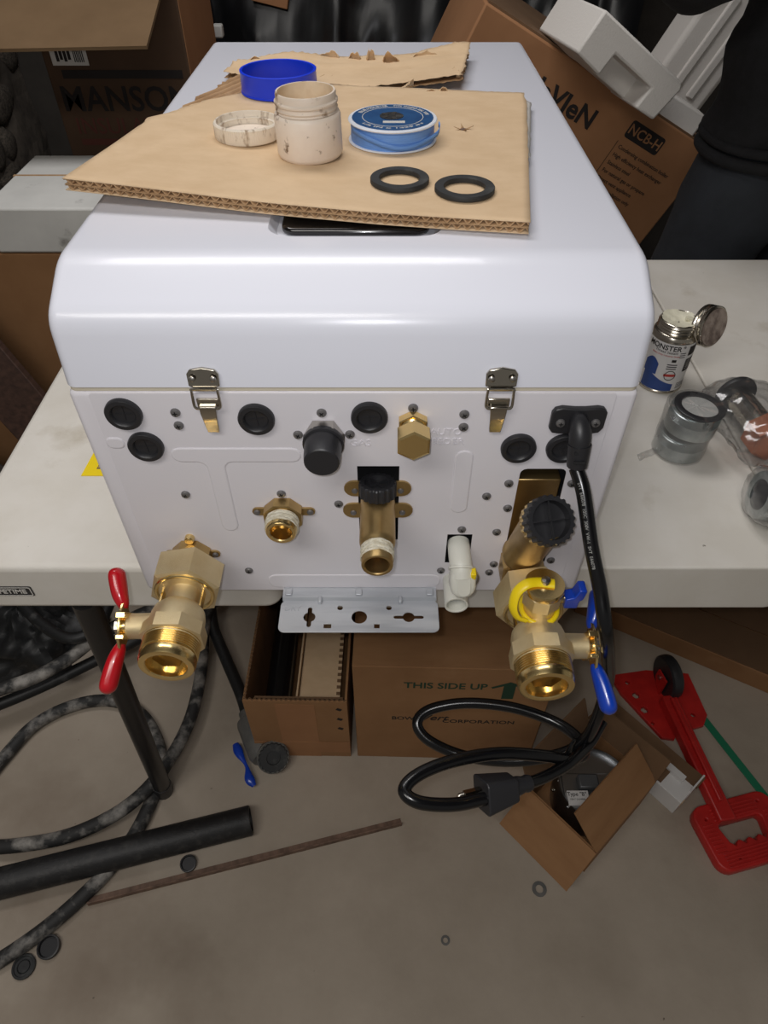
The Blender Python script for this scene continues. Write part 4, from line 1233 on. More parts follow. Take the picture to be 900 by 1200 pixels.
def bag(i, j):
    a = 2 * PI * i
    t = -0.020 + 0.150 * j
    k = math.sqrt(max(0.02, 1 - abs(2 * j - 1) ** 6))
    n1 = 1 + 0.16 * noise.noise(Vector((math.cos(a) * 1.6, math.sin(a) * 1.6, j * 5))) + 0.09 * noise.noise(Vector((math.cos(a) * 5, math.sin(a) * 5, j * 13)))
    x = 0.0290 * math.cos(a) * k * n1
    y = 0.050 * math.sin(a) * k * n1
    return (max(x, -0.0285), y, t)
obj('clear_bag', G().grid(bag, 48, 40), 'film', bp, T=PT, sharp=70, label='crumpled clear plastic bag')
bq = thing('bagged_coupling', 'clear bag with a wide-bore metal ring, nearest the front at the right edge', 'pipe fitting', (0.0, 0.0, 0.0))
QTO = Vector((0.4151, 0.5454, 0.7670))
bq.location = (QTO.x + 0.012, QTO.y + 0.004, ZT)
QT = frame((-0.010, -0.012, 0.0305), (-0.97, 0.10, 0.14), (0, 0, 1))
obj('metal_ring', G().lathe([(0.0175, 0.0), (0.0268, 0.0), (0.0275, -0.002), (0.0275, -0.040), (0.0175, -0.040), (0.0175, 0.0)], 40, caps=(False, False)), 'zinc', bq, T=QT)
obj('inner_sleeve', G().lathe([(0.0172, -0.002), (0.0150, -0.006), (0.0150, -0.040)], 36, caps=(False, False)), 'rubber', bq, T=QT)
def bag2(i, j):
    a = 2 * PI * i
    t = 0.010 - 0.085 * j
    k = math.sqrt(max(0.03, 1 - abs(2 * j - 1) ** 8))
    n1 = 1 + 0.14 * noise.noise(Vector((math.cos(a) * 1.8, math.sin(a) * 1.8, j * 5 + 9))) + 0.09 * noise.noise(Vector((math.cos(a) * 5, math.sin(a) * 5, j * 11 + 9)))
    return (max(0.0305 * math.cos(a) * k * n1, -0.0275), 0.037 * math.sin(a) * k * n1, t)
obj('clear_bag', G().grid(bag2, 44, 30), 'film', bq, T=QT, sharp=70, label='crumpled clear plastic bag')
yl = obj('warning_tag', plate('warning_tag', [[(0, 0), (0.062, 0), (0.012, 0.060), (0.004, 0.060)]], 0.0006), 'yellow')
yl.location = (-0.366, 0.600, ZT + 0.0006)
tag(yl, 'yellow warning tag on the left table tucked against the boiler side', 'tag')
obj('black_symbol', plate('black_symbol', [[(0.0155, 0.012), (0.034, 0.012), (0.0225, 0.036), (0.018, 0.036)]], 0.0004), 'rust', yl, T=T3(0, 0, 0.0006))
for k in range(5):
    obj('symbol_line', G().box(0.0165, 0.030 - 0.002 * k, 0.0145 + 0.0035 * k, 0.0155 + 0.0035 * k, 0.0007, 0.0010), 'yellow', yl)

# ---------------------------------------------------------------- boxes under the tables
def open_box(name, label, cat, loc, rz, w, d, h, m_, th=0.004, inner=None):
    t = thing(name, label, cat, loc, (0, 0, rz))
    obj('front_wall', G().box(0, w, 0, th, 0, h), m_, t)
    obj('back_wall', G().box(0, w, d - th, d, 0, h), m_, t)
    obj('side_wall', G().box(0, th, th, d - th, 0, h), m_, t)
    obj('side_wall', G().box(w - th, w, th, d - th, 0, h), m_, t)
    obj('bottom', G().box(th, w - th, th, d - th, 0.0, th), inner or m_, t)
    return t
b1 = open_box('open_carton', 'open brown carton under the table gap holding black pipe', 'box', (-0.2480, 0.585, 0), R(-1), 0.183, 0.34, 0.215, 'box')
def wavy_edge(x0, x1, y, z, amp=0.0022, pitch=0.0085):
    n = int((x1 - x0) / pitch * 6)
    return catmull([(x0 + (x1 - x0) * i / n, y + amp * math.sin(2 * PI * (x1 - x0) * i / n / pitch), z) for i in range(n + 1)], 1)
obj('cut_edge', G().tube(wavy_edge(0.002, 0.181, 0.004, 0.2155), 0.0009, 5), 'box_dark', b1)
obj('cut_edge', G().tube([(p.y, p.x, p.z) for p in wavy_edge(0.004, 0.33, 0.003, 0.2155)], 0.0009, 5), 'box_dark', b1)
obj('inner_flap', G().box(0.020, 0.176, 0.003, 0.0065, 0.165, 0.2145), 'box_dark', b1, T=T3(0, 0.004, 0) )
obj('divider_board', G().box(0.083, 0.086, 0.02, 0.33, 0.004, 0.150), 'kraft', b1)
obj('packed_board', G().box(0.088, 0.164, 0.012, 0.33, 0.130, 0.138), 'kraft', b1, label='pale board with serrated edge')
for k in range(22):
    obj('board_tooth', G().box(0.157, 0.164, 0.016 + 0.0135 * k, 0.022 + 0.0135 * k, 0.1382, 0.1396), 'box_dark', b1)
obj('clear_tape', G().box(0.055, 0.125, -0.0006, 0, 0.0, 0.205), 'box_red', b1)
obj('clear_tape', G().box(0.0, 0.183, -0.0012, -0.0006, 0.020, 0.062), 'box_red', b1)
for k in range(3):
    obj('printed_mark', G().box(-0.0045, 0.0045, -0.0012, -0.0002, -0.0030, 0.0030, T=T3(0.168, 0, 0.190 - 0.036 * k) @ Matrix.Rotation(R(30), 4, 'Y')), 'ink', b1)
pp = obj('black_pipe', G().lathe([(0.0215, 0), (0.0240, 0), (0.0240, 0.31), (0.0215, 0.31), (0.0215, 0)], 32, caps=(False, False)), 'absgloss')
pp.matrix_world = frame((-0.1965, 0.603, 0.148), (0.004, 1, 0.003), (0, 0, 1))
tag(pp, 'glossy black pipe lying in the open carton', 'pipe')

W2_, H2_ = 0.335, 0.335
b2 = thing('shipping_carton', 'brown carton printed with green side-up arrow beneath the boiler', 'box', (-0.0520, 0.582, 0), (0, 0, R(-1.5)))
obj('body', G().box(0, W2_, 0, 0.40, 0, H2_), 'box', b2, bevel=0.002)
obj('top_flap', G().box(0.001, W2_ - 0.001, 0.001, 0.198, H2_, H2_ + 0.003), 'box', b2)
obj('top_flap', G().box(0.001, W2_ - 0.001, 0.202, 0.399, H2_, H2_ + 0.003), 'box', b2)
def b2p(x, z):
    q = Vector((x, 0, z)) - Vector((-0.0520, 0, 0))
    return q.x, q.z
def on_b2(body, size, x, z, m_, bold=0.0, sx=1.0, shear=0.0):
    return obj('lettering', text(body, size, 0.0001, bold, sx=sx, shear=shear), m_, b2, T=T3(x, -0.0004, z) @ FRONT)
on_b2('THIS SIDE UP', 0.0255, 0.155, 0.278, 'ink_green', 0.0005, sx=0.95)
obj('arrow', G().prism([(-0.031, 0.003), (0, 0.021), (0.031, 0.003), (0.028, -0.001), (0.010, 0.008), (0.010, -0.034), (-0.010, -0.034), (-0.010, 0.008), (-0.028, -0.001)], 0, 0.0002), 'ink_green', b2, T=T3(0.262, -0.0003, 0.275) @ FRONT)
on_b2('BOW', 0.0170, 0.086, 0.162, 'ink', 0.0002)
on_b2('Wert', 0.0270, 0.135, 0.166, 'ink', 0.0003, shear=0.3)
on_b2('CORPORATION', 0.0165, 0.222, 0.155, 'ink', 0.0002, sx=1.1)

# small carton with the round damper
q0 = Vector((0.3515, 0.372, 0))
ang = math.atan2(0.67, 0.74)
b3 = open_box('small_carton', 'small open carton with splayed flaps below the blue-handled valve', 'box', q0, ang, 0.178, 0.146, 0.098, 'box', 0.003)
def flap(parent, name, o, along, out, w, l, m_='box', taper=0.0, th=0.003):
    """panel hinged on edge o..o+along*w, reaching out"""
    al, ou = Vector(along).normalized(), Vector(out).normalized()
    g = G().prism([(0, 0), (w, 0), (w - taper, l), (taper, l)], 0, th)
    n = al.cross(ou)
    m4 = Matrix((al, ou, n)).transposed().to_4x4()
    m4.translation = Vector(o)
    return obj(name, g, m_, parent, T=m4)
flap(b3, 'flap', (0, 0, 0.098), (0, 1, 0), (-0.62, 0, -0.42), 0.146, 0.080)
flap(b3, 'flap', (0.178, 0, 0.0985), (-1, 0, 0), (0, 0.62, 0.62), 0.178, 0.082)
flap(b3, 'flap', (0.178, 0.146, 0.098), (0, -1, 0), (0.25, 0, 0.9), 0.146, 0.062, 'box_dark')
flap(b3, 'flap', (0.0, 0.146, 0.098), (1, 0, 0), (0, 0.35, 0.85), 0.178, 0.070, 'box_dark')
dm = thing('vent_damper', 'round metal vent damper with a printed plate inside the small carton', 'damper', (q0.x + 0.026, q0.y + 0.122, 0.004), (0, 0, 0))
obj('drum', G().lathe([(0.066, 0.0), (0.066, 0.080), (0.064, 0.083), (0.062, 0.080), (0.062, 0.070), (0.0, 0.070)], 56, caps=(False, False)), 'silver', dm)
obj('motor_plate', G().box(-0.056, 0.030, -0.040, 0.022, 0.068, 0.0725), 'silver', dm, bevel=0.002)
obj('motor_housing', G().box(-0.030, 0.006, -0.012, 0.014, 0.0725, 0.090), 'greyplate', dm, bevel=0.003)
dl = Vector((q0.x + 0.026, q0.y + 0.122, 0.004))
pq = Vector((0.3426, 0.4667, 0.0880)) - dl
lb = obj('rating_plate', G().box(-0.019, 0.019, -0.013, 0.013, 0.0700, 0.0850), 'white_carton', dm, T=T3(pq.x, pq.y, 0), bevel=0.001)
obj('lettering', text('Type "B"', 0.0095, 0.0001, 0.0001), 'ink', lb, T=T3(-0.002, 0.006, 0.0852))
obj('lettering', text('VENT DAMPER', 0.0042, 0.0001), 'ink', lb, T=T3(-0.002, -0.003, 0.0852))
for p in ((0.2878, 0.5061, 0.0770), (0.2989, 0.5077, 0.0770), (0.3173, 0.5155, 0.0770), (0.3029, 0.4861, 0.0770)):
    q = Vector(p) - dl
    obj('plate_screw', G().lathe([(0.0034, 0.0715), (0.0032, 0.0745), (0.0018, 0.0755)], 12, T=T3(q.x, q.y, 0)), 'chrome', dm)
# white slim carton behind it
wa, wb = Vector((0.4253, 0.6593, 0.0550)), Vector((0.5637, 0.4949, 0.0550))
wd = (wb - wa)
wl_ = wd.length
wang = math.atan2(wd.y, wd.x)
wc = thing('slim_carton', 'slim white carton with brown inner sleeve lying behind the small open carton', 'box', (wa.x, wa.y, 0), (0, 0, wang))
obj('tray', G().box(0, wl_, -0.036, 0.030, 0, 0.050), 'white_carton', wc, bevel=0.001)
obj('divider', G().box(0.0, wl_ - 0.02, -0.004, 0.008, 0.050, 0.0612), 'white_carton', wc)
obj('sleeve', G().box(0.002, wl_ - 0.045, -0.032, -0.004, 0.050, 0.056), 'box_dark', wc)
obj('sleeve', G().box(0.002, wl_ + 0.004, 0.008, 0.033, 0.050, 0.060), 'box_dark', wc)
obj('lid_tab', G().box(wl_ - 0.002, wl_ + 0.001, -0.005, 0.034, 0.0, 0.064), 'white_carton', wc)
obj('corner_tape', G().box(wl_, wl_ + 0.0012, -0.020, -0.010, 0.010, 0.024), 'kraft', wc)
# flat carton at the right under the far table
fa = Vector((0.5285, 0.8788, 0.0000))
fb = Vector((0.8184, 0.7139, 0.0000))
fd = fb - fa
ft = thing('flat_carton', 'flat brown carton on the floor beneath the far right table', 'box', (fa.x, fa.y, 0), (0, 0, math.atan2(fd.y, fd.x)))
obj('body', G().box(-0.10, 0.50, 0, 0.20, 0, 0.055), 'box', ft, bevel=0.002)
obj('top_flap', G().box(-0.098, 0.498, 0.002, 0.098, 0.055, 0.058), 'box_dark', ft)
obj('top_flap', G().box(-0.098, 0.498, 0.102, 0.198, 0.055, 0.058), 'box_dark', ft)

# ---------------------------------------------------------------- red lifting tool
ha, hb = Vector((0.5674, 0.4620, 0.0120)), Vector((0.7076, 0.4961, 0.0120))
hc = Vector((0.6484, 0.4351, 0.0120))
hx = (hb - ha).normalized()
tool = thing('carrying_tool', 'red metal panel carrier with black roller and ribbed grip on the concrete', 'tool', (hc.x, hc.y, 0), (0, 0, math.atan2(hx.y, hx.x)))
def tl_(p):
    q = Vector(p) - Vector((hc.x, hc.y, 0))
    hy = Vector((-hx.y, hx.x, 0))
    return Vector((q.dot(hx), q.dot(hy), q.z))
HW, HH = 0.076, 0.054
hole = [(-0.042, 0.018), (0.038, 0.018), (0.046, 0.010), (0.046, -0.010)]
n = 36
low = [(0.040 - 0.080 * k / n, -0.019 + 0.0040 * math.cos(2 * PI * 4 * k / n)) for k in range(n + 1)]
hole = arc(-0.036, 0.012, 0.010, 90, 180, 4)[::-1] + arc(0.036, 0.012, 0.010, 90, 0, 4) + low
grip = obj('grip', plate('grip', [rrect(-HW, -HH, HW, HH, 0.020, 6), hole, circ(-0.058, 0.032, 0.0048, 12), circ(0.052, 0.040, 0.0048, 12), circ(-0.036, -0.040, 0.0048, 12)], 0.024, 0.003), 'redpaint', tool, T=T3(0, 0, 0.0125), label='ribbed grip with finger scallops')
for k in range(5):
    obj('grip_rib', G().box(-0.062, 0.062, -0.0015, 0.0015, 0.0, 0.0022), 'redpaint', grip, T=T3(0, -0.050 + 0.0055 * k, 0.0115), bevel=0.0008)
for k in range(4):
    obj('grip_rib', G().box(-0.045, 0.045, -0.0015, 0.0015, 0.0, 0.0022), 'redpaint', grip, T=T3(0, 0.0265 + 0.0062 * k, 0.0115), bevel=0.0008)
for k in range(8):
    for sx2 in (-1, 1):
        obj('grip_rib', G().box(-0.010, 0.010, -0.0015, 0.0015, 0.0, 0.0022), 'redpaint', grip, T=T3(sx2 * 0.061, -0.026 + 0.0068 * k, 0.0115), bevel=0.0008)
s0, s1 = tl_((0.6162, 0.4585, 0.0300)), tl_((0.5869, 0.6640, 0.0320))
s0.z = s1.z = 0
sd = (s1 - s0)
SH = frame((s0.x, s0.y, 0), (0, 0, 1), sd)
obj('shaft', G().box(-0.012, sd.length + 0.03, -0.0155, 0.0155, 0.014, 0.040), 'redpaint', tool, T=SH, bevel=0.003)
obj('shaft_web', G().box(0.02, sd.length + 0.02, -0.004, 0.004, 0.040, 0.048), 'redpaint', tool, T=SH, bevel=0.002)
outl = [(0.4855, 0.7547, 0.0100), (0.5637, 0.7671, 0.0100), (0.6511, 0.7588, 0.0100), (0.6600, 0.6642, 0.0100), (0.6457, 0.6418, 0.0100), (0.6118, 0.6327, 0.0100), (0.5996, 0.6492, 0.0100), (0.5784, 0.6128, 0.0100), (0.5556, 0.6164, 0.0100), (0.4976, 0.7143, 0.0100)]
holes = [(0.5161, 0.7383, 0.0100), (0.5265, 0.7084, 0.0100), (0.5356, 0.6755, 0.0100), (0.5449, 0.6455, 0.0100), (0.6321, 0.6642, 0.0100)]
P2 = [tuple(tl_(p)[:2]) for p in outl]
bp_ = obj('base_plate', plate('base_plate', [P2] + [circ(*tl_(p)[:2], r, 6) for p, r in zip(holes, (0.006, 0.009, 0.009, 0.005, 0.006))], 0.010, 0.001), 'redpaint', tool, T=T3(0, 0, 0.0065))
wcn = tl_((0.5907, 0.7321, 0.0450))
WF = frame((wcn.x, wcn.y, 0.046), SH.to_3x3() @ Vector((0, 1, 0)), (0, 0, 1))
obj('roller', G().lathe([(0.010, -0.012), (0.040, -0.012), (0.0440, -0.009), (0.0455, -0.003), (0.0455, 0.003), (0.0440, 0.009), (0.040, 0.012), (0.010, 0.012)], 40), 'rubber', tool, T=WF, label='black rubber roller')
for s in (-1, 1):
    obj('fork', G().prism([(-0.040, -0.02), (-0.012, 0.012), (0.012, 0.012), (0.016, -0.02)], s * 0.0175 - 0.002, s * 0.0175 + 0.002), 'redpaint', tool, T=WF @ Matrix.Rotation(R(0), 4, 'Z'))
obj('axle', G().lathe([(0.0055, -0.022), (0.0055, 0.022)], 14, T=WF), 'steel', tool)
sa, sb = Vector((0.6526, 0.6673, 0.0040)), Vector((0.7457, 0.4378, 0.0040))
stv = sb - sa
gs = obj('green_strap', G().box(0, stv.length, -0.0075, 0.0075, 0, 0.0025), 'green', bevel=0.0005)
gs.matrix_world = frame((sa.x, sa.y, 0.001), (0, 0, 1), stv)
tag(gs, 'flat green strap lying on the concrete right of the red tool', 'strap')

# ---------------------------------------------------------------- hoses, pipe and bits on the floor
def hose(name, label, pts, r, m_='hose', n=14, cat='hose'):
    o = obj(name, G().tube(catmull(pts, 9), r, n), m_, sharp=60)
    return tag(o, label, cat)
hose('floor_hose', 'dusty grey hose looping around the table leg and passing under the thick pipe',
     [(-1.1459, 0.1770, 0.0130), (-0.9357, 0.2443, 0.0130), (-0.8022, 0.4347, 0.0130), (-0.7453, 0.5644, 0.0130), (-0.7063, 0.6403, 0.0130), (-0.6425, 0.6835, 0.0130), (-0.5701, 0.6951, 0.0130), (-0.5036, 0.6701, 0.0130), (-0.4536, 0.6132, 0.0130), (-0.4293, 0.5442, 0.0130), (-0.4393, 0.4647, 0.0130), (-0.4673, 0.3933, 0.0120), (-0.5150, 0.3284, 0.0120), (-0.5736, 0.2705, 0.0130), (-0.6440, 0.2212, 0.0130), (-0.7455, 0.1663, 0.0130), (-0.9539, 0.1251, 0.0130)], 0.0125)
hose('floor_hose', 'long dusty black hose sweeping from under the red-handled valve to the left edge',
     [(-0.3862, 0.9496, 0.0600), (-0.3935, 0.8516, 0.0500), (-0.3835, 0.7500, 0.0420), (-0.3869, 0.6369, 0.0380), (-0.4185, 0.5369, 0.0380), (-0.4659, 0.4722, 0.0380), (-0.5400, 0.4298, 0.0320), (-0.6204, 0.4122, 0.0240), (-0.7278, 0.4077, 0.0160), (-0.9027, 0.4201, 0.0130), (-1.2503, 0.5036, 0.0130)], 0.0125)
hose('floor_hose', 'grey dust-coated hose behind the leg, upper of the pair at the left',
     [(-0.8079, 0.6461, 0.1000), (-0.7520, 0.6717, 0.1000), (-0.6946, 0.6980, 0.1000), (-0.6407, 0.7409, 0.1000), (-0.5916, 0.7983, 0.1000), (-0.5332, 0.8528, 0.0900), (-0.4497, 0.9179, 0.0700)], 0.0135)
hose('floor_hose', 'clean black hose just below the dusty pair behind the leg',
     [(-0.8290, 0.6435, 0.0500), (-0.7708, 0.6675, 0.0500), (-0.6991, 0.7076, 0.0500), (-0.6264, 0.7554, 0.0500), (-0.5507, 0.8077, 0.0500), (-0.4464, 0.8811, 0.0500), (-0.3171, 0.9649, 0.0400)], 0.0125, 'hoseclean')
hose('floor_hose', 'short black hose curving up under the left table lip',
     [(-0.7826, 0.8730, 0.1300), (-0.7154, 0.8117, 0.1300), (-0.6401, 0.7700, 0.1300), (-0.5943, 0.7906, 0.1300), (-0.5821, 0.8462, 0.1300), (-0.5842, 0.9191, 0.1300)], 0.012, 'hoseclean')
hd = hose('floor_hose', 'black hose ending in a grey cuff left of the open carton',
     [(-0.3968, 0.9329, 0.0500), (-0.3778, 0.8584, 0.0400), (-0.3357, 0.7767, 0.0320), (-0.2939, 0.6985, 0.0280), (-0.2704, 0.6411, 0.0260)], 0.0125, 'hoseclean')
a, b = Vector((-0.2704, 0.6411, 0.0260)), Vector((-0.2408, 0.5838, 0.0270))
cu_ = obj('grey_cuff', G().lathe([(0.0135, -0.024), (0.0145, -0.010), (0.0235, -0.004), (0.0255, 0.004), (0.0260, (b - a).length + 0.01), (0.022, (b - a).length + 0.02)], 28), 'grey_rubber', hd, T=frame(a, b - a), label='grey rubber cuff')
e0 = Vector((-0.2119, 0.5625, 0.0400))
EF = frame(e0, (0.25, -0.60, 0.75), (1, 0, 0))
en = obj('end_fitting', G().lathe([(0.0280, -0.030), (0.0305, -0.026), (0.0310, 0.003), (0.0290, 0.0055), (0.0270, 0.0040), (0.0030, 0.0040)], 40), 'grey_rubber', hd, T=EF)
kc = obj('knurled_face', knob(0.0268, 0.005, 20, 0.5, 0.004), 'rubber_dull', en, T=T3(0, 0, 0.0035), sharp=25)
bl = catmull([(-0.2921, 0.5975, 0.0200), (-0.2802, 0.5757, 0.0220), (-0.2640, 0.5529, 0.0200), (-0.2563, 0.5306, 0.0180), (-0.2454, 0.5176, 0.0140)], 5)
obj('blue_lever', G().tube(bl, [0.006 + 0.003 * math.sin(k * 0.5) for k in range(len(bl))], 12, flat=0.6), 'blue', hd, label='blue lever')

pa, pb = Vector((-0.2410, 0.4510, 0.0260)), Vector((-0.6544, 0.3470, 0.0260))
pdv = (pb - pa).normalized()
tp = obj('thick_pipe', G().lathe([(0.0215, 0.0), (0.0252, 0.0), (0.0260, 0.002), (0.0262, 0.75), (0.0215, 0.75), (0.0215, 0.0)], 40, caps=(False, False)), 'abs')
tp.matrix_world = frame((pa.x, pa.y, 0.0255), pdv, (0, 0, 1))
tag(tp, 'thick matt black pipe lying across the floor at lower left', 'pipe')
ra, rb = Vector((-0.5027, 0.3185, -0.0000)), Vector((0.0329, 0.4496, 0.0000))
rdv = rb - ra
rod = obj('angle_bar', G().prism([(0, 0), (0.0135, 0), (0.0135, 0.0022), (0.0024, 0.0022), (0.0024, 0.0130), (0, 0.0130)], 0, rdv.length), 'rust', bevel=0.0004)
rod.matrix_world = frame((ra.x, ra.y, 0.0003), rdv, (-rdv.y, rdv.x, 0)) 
tag(rod, 'rusty steel angle bar on the concrete in front of the cartons', 'bar')
capm = G().lathe([(0.0005, 0.0), (0.0175, 0.0), (0.0182, 0.001), (0.0182, 0.0045), (0.0165, 0.0055), (0.0150, 0.0055), (0.0140, 0.0035), (0.0105, 0.0035), (0.0098, 0.0050), (0.0085, 0.0030), (0.0005, 0.0030)], 36, caps=(False, False)).mesh('plug_cap', 30)
capm.materials.append(M['rubber_dull'])
capo = G().lathe([(0.0005, 0.0), (0.0170, 0.0), (0.0182, 0.001), (0.0182, 0.0085), (0.0172, 0.0090), (0.0155, 0.0090), (0.0145, 0.0020), (0.0005, 0.0020)], 36, caps=(False, False)).mesh('plug_cap', 30)
capo.materials.append(M['rubber'])
for p, me, l, s, rx in (((-0.5796, 0.2310, 0.0030), capm, 'black rubber plug face up at the lower left corner', 1.0, 0), ((-0.5473, 0.2579, 0.0040), capo, 'hollow black rubber plug beside the hose end at lower left', 0.98, 0.10), ((-0.3448, 0.3843, 0.0050), capo, 'small black rubber plug between the thick pipe and the angle bar', 0.78, 0.15)):
    o = obj('plug_cap', me, None)
    o.location = (p[0], p[1], 0.001 + 0.0165 * math.sin(rx) * s)
    o.scale = (s, s, s)
    o.rotation_euler = (rx, 0, 0)
    tag(o, l, 'plug', 'black rubber plugs on the floor')
for p, r1, r2, l in (((0.2686, 0.3448, 0.0000), 0.0125, 0.0065, 'flat grey washer on the concrete below the small carton'), ((0.1014, 0.2683, 0.0000), 0.0075, 0.0040, 'tiny dark washer alone on the bare concrete')):
    o = obj('floor_washer', G().lathe([(r2, 0.0), (r1, 0.0), (r1, 0.0012), (r2, 0.0012), (r2, 0.0)], 24, caps=(False, False)), 'grey_rubber')
    o.location = (p[0], p[1], 0.0002)
    tag(o, l, 'washer')
# black plastic sack on the floor at the left
def sack(i, j):
    a = 2 * PI * i
    ph = PI * 0.5 * j
    k = 1 + 0.28 * noise.noise(Vector((math.cos(a) * 2, math.sin(a) * 2, j * 3))) + 0.10 * noise.noise(Vector((math.cos(a) * 7, math.sin(a) * 7, j * 9)))
    return (0.15 * k * math.cos(a) * math.cos(ph), 0.12 * k * math.sin(a) * math.cos(ph), 0.11 * k * math.sin(ph))
sk = obj('plastic_sack', G().grid(sack, 60, 24), 'hoseclean', sharp=50)
sk.location = (-0.79, 0.87, 0.0)
tag(sk, 'dark crumpled sack on the floor behind the dusty hoses', 'sack')

# ---------------------------------------------------------------- background, left
mb = thing('insulation_carton', 'tall brown carton with faded black lettering and folded-out flap at the left back', 'box', (-0.540, 1.60, 0))
MW = 0.145
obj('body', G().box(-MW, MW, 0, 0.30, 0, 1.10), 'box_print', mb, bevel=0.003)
obj('lit_side', G().box(MW, MW + 0.0015, 0.003, 0.297, 0.003, 1.097), 'box_red', mb)  # lighter sheet: light falling on this side put into its colour
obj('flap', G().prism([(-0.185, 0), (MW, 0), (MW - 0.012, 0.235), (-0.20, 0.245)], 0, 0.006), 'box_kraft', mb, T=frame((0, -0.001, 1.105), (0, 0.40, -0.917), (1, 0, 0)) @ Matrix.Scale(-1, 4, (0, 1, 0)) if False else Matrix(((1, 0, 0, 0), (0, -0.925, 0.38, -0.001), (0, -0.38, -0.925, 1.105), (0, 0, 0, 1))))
fo = lambda x, z: T3(x, -0.0008, z) @ FRONT
obj('lettering', text('MANSON', 0.064, 0.0002, 0.0010), 'ink', mb, T=fo(0.005, 0.876))
obj('lettering', text('INSULATION', 0.044, 0.0002, 0.0002), 'ink_red', mb, T=fo(0.010, 0.826))
obj('print_bar', G().box(-0.115, 0.130, -0.0008, 0, 0.915, 0.930), 'ink', mb)
obj('print_bar', G().box(-0.115, 0.130, -0.0008, 0, 0.790, 0.802), 'ink_red', mb)
pl_ = obj('shipping_label', G().box(-0.128, -0.055, -0.0010, 0, 0.938, 0.985), 'paper', mb)
for k in range(4):
    obj('label_block', G().box(-0.118 + 0.008 * k, -0.112 + 0.008 * k, -0.0014, -0.0008, 0.945 + 0.003 * (k % 2), 0.968), 'ink', pl_)
for k in range(6):
    obj('label_bar', G().box(-0.082 + 0.0035 * k, -0.080 + 0.0035 * k, -0.0014, -0.0008, 0.944, 0.968), 'ink', pl_)
fb_ = thing('brown_carton', 'plain brown carton standing at the left carrying the pale grey slab', 'box', (-0.72, 1.20, 0))
obj('body', G().box(-0.24, 0.30, 0, 0.27, 0, 0.733), 'box', fb_, bevel=0.003)
obj('top_flap', G().box(-0.238, 0.298, 0.002, 0.268, 0.733, 0.736), 'box_dark', fb_)
sl = thing('grey_slab', 'pale grey taped slab resting on the brown carton at the left', 'slab', (-0.69, 1.195, 0.7365))
obj('body', G().box(-0.01, 0.41, 0, 0.262, 0, 0.080), 'foamgrey', sl, bevel=0.004)
obj('tape_strip', G().box(-0.0106, 0.4106, 0.150, 0.156, 0.0, 0.0806), 'flute', sl, label='tan seam tape')
pk_ = thing('dark_plank', 'dark stained plank leaning beside the left table edge', 'plank', (0, 0, 0))
a, b = Vector((-0.88, 1.145, 0.80)), Vector((-0.555, 1.10, 0.03))
obj('board', G().box(0, (b - a).length, -0.055, 0.055, -0.010, 0.010), 'wood', pk_, T=frame(a, (0.10, -0.98, 0.15), b - a), bevel=0.002)
b4 = thing('floor_rubble', 'loose grey stone lying beyond the left table edge', 'stone', (-0.90, 1.02, 0.0))
obj('body', stone_meshes[2], None, b4, T=T3(0, 0, 0.20) @ Matrix.Diagonal((0.28, 0.14, 0.22, 1)))
ws = obj('foam_scrap', G().box(-0.012, 0.012, -0.012, 0.012, 0, 0.028), 'foamgrey', bevel=0.004)
# ---------------------------------------------------------------- background, middle: black sheeting over a pile
def pile(i, j):
    x = -0.50 + 1.15 * i
    y = 1.96 + 0.34 * j
    base = 1.20 * math.sin(min(1, j * 1.5) * PI / 2)
    if j == 0:
        base = 0
    n1 = noise.noise(Vector((i * 5, j * 5, 2))) * 0.10 + noise.noise(Vector((i * 14, j * 12, 2))) * 0.035 + noise.noise(Vector((i * 30, j * 26, 7))) * 0.014
    return (x + n1 * 0.4, y + n1 * 0.8, max(0, base + n1 * (1 if j else 0)))
bs = obj('black_sheeting', G().grid(pile, 90, 60), 'bag', sharp=50)
tag(bs, 'black plastic sheeting over a pile behind the boiler', 'sheeting')
ws.location = (-0.4118, 2.0300, 0.9015)
ws.parent = bs
w2 = obj('wood_end', G().box(-0.045, 0.045, -0.03, 0.03, -0.02, 0.06), 'box_red', bs, bevel=0.002, T=T3(*(-0.2803, 2.1000, 0.9800)) @ Matrix.Rotation(R(12), 4, 'Y'))

# ---------------------------------------------------------------- background, right: tilted carton, foam, person
TL_ = Vector((0.183, 1.50, 1.058))
NB = frame(TL_, (0, -1, 0), (0.891, 0, -0.454))       # local x along the print, y up the print, z to the viewer side
nb = thing('boiler_carton', 'large brown carton tipped on its corner with maker name and spec list', 'box', TL_)
NB0 = NB.copy()
NB0.translation = (0, 0, 0)
obj('body', G().box(0, 0.555, -0.895, 0, -0.42, 0), 'box_red', nb, T=NB0, bevel=0.004)
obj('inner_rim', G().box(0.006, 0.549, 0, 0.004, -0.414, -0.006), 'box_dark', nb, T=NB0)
obj('lettering', text('NaVIeN', 0.050, 0.0002, 0.0014, 'RIGHT', sx=1.0), 'ink', nb, T=NB0 @ T3(0.298, -0.067, 0.0006))
obj('lettering', text('CONDENSING', 0.016, 0.0002, 0.0, 'RIGHT'), 'ink', nb, T=NB0 @ T3(0.285, -0.118, 0.0006))
lbx = obj('model_block', G().prism(rrect(0.368, -0.059, 0.452, -0.025, 0.006), 0, 0.0006), 'ink', nb, T=NB0)
obj('lettering', text('NCB-H', 0.026, 0.0002, 0.0003), 'box_red', lbx, T=T3(0.410, -0.0420, 0.0009))
ln = random.Random(2)
lines = 'Condensing combination boiler|High efficiency heat exchanger|Stainless steel|For natural gas or propane|Direct vent appliance|Indoor installation only|Zero clearance|Built in pump and|mixing valve|Domestic hot water priority|Field gas convertible|Advanced control panel|Cascade ready'.split('|')
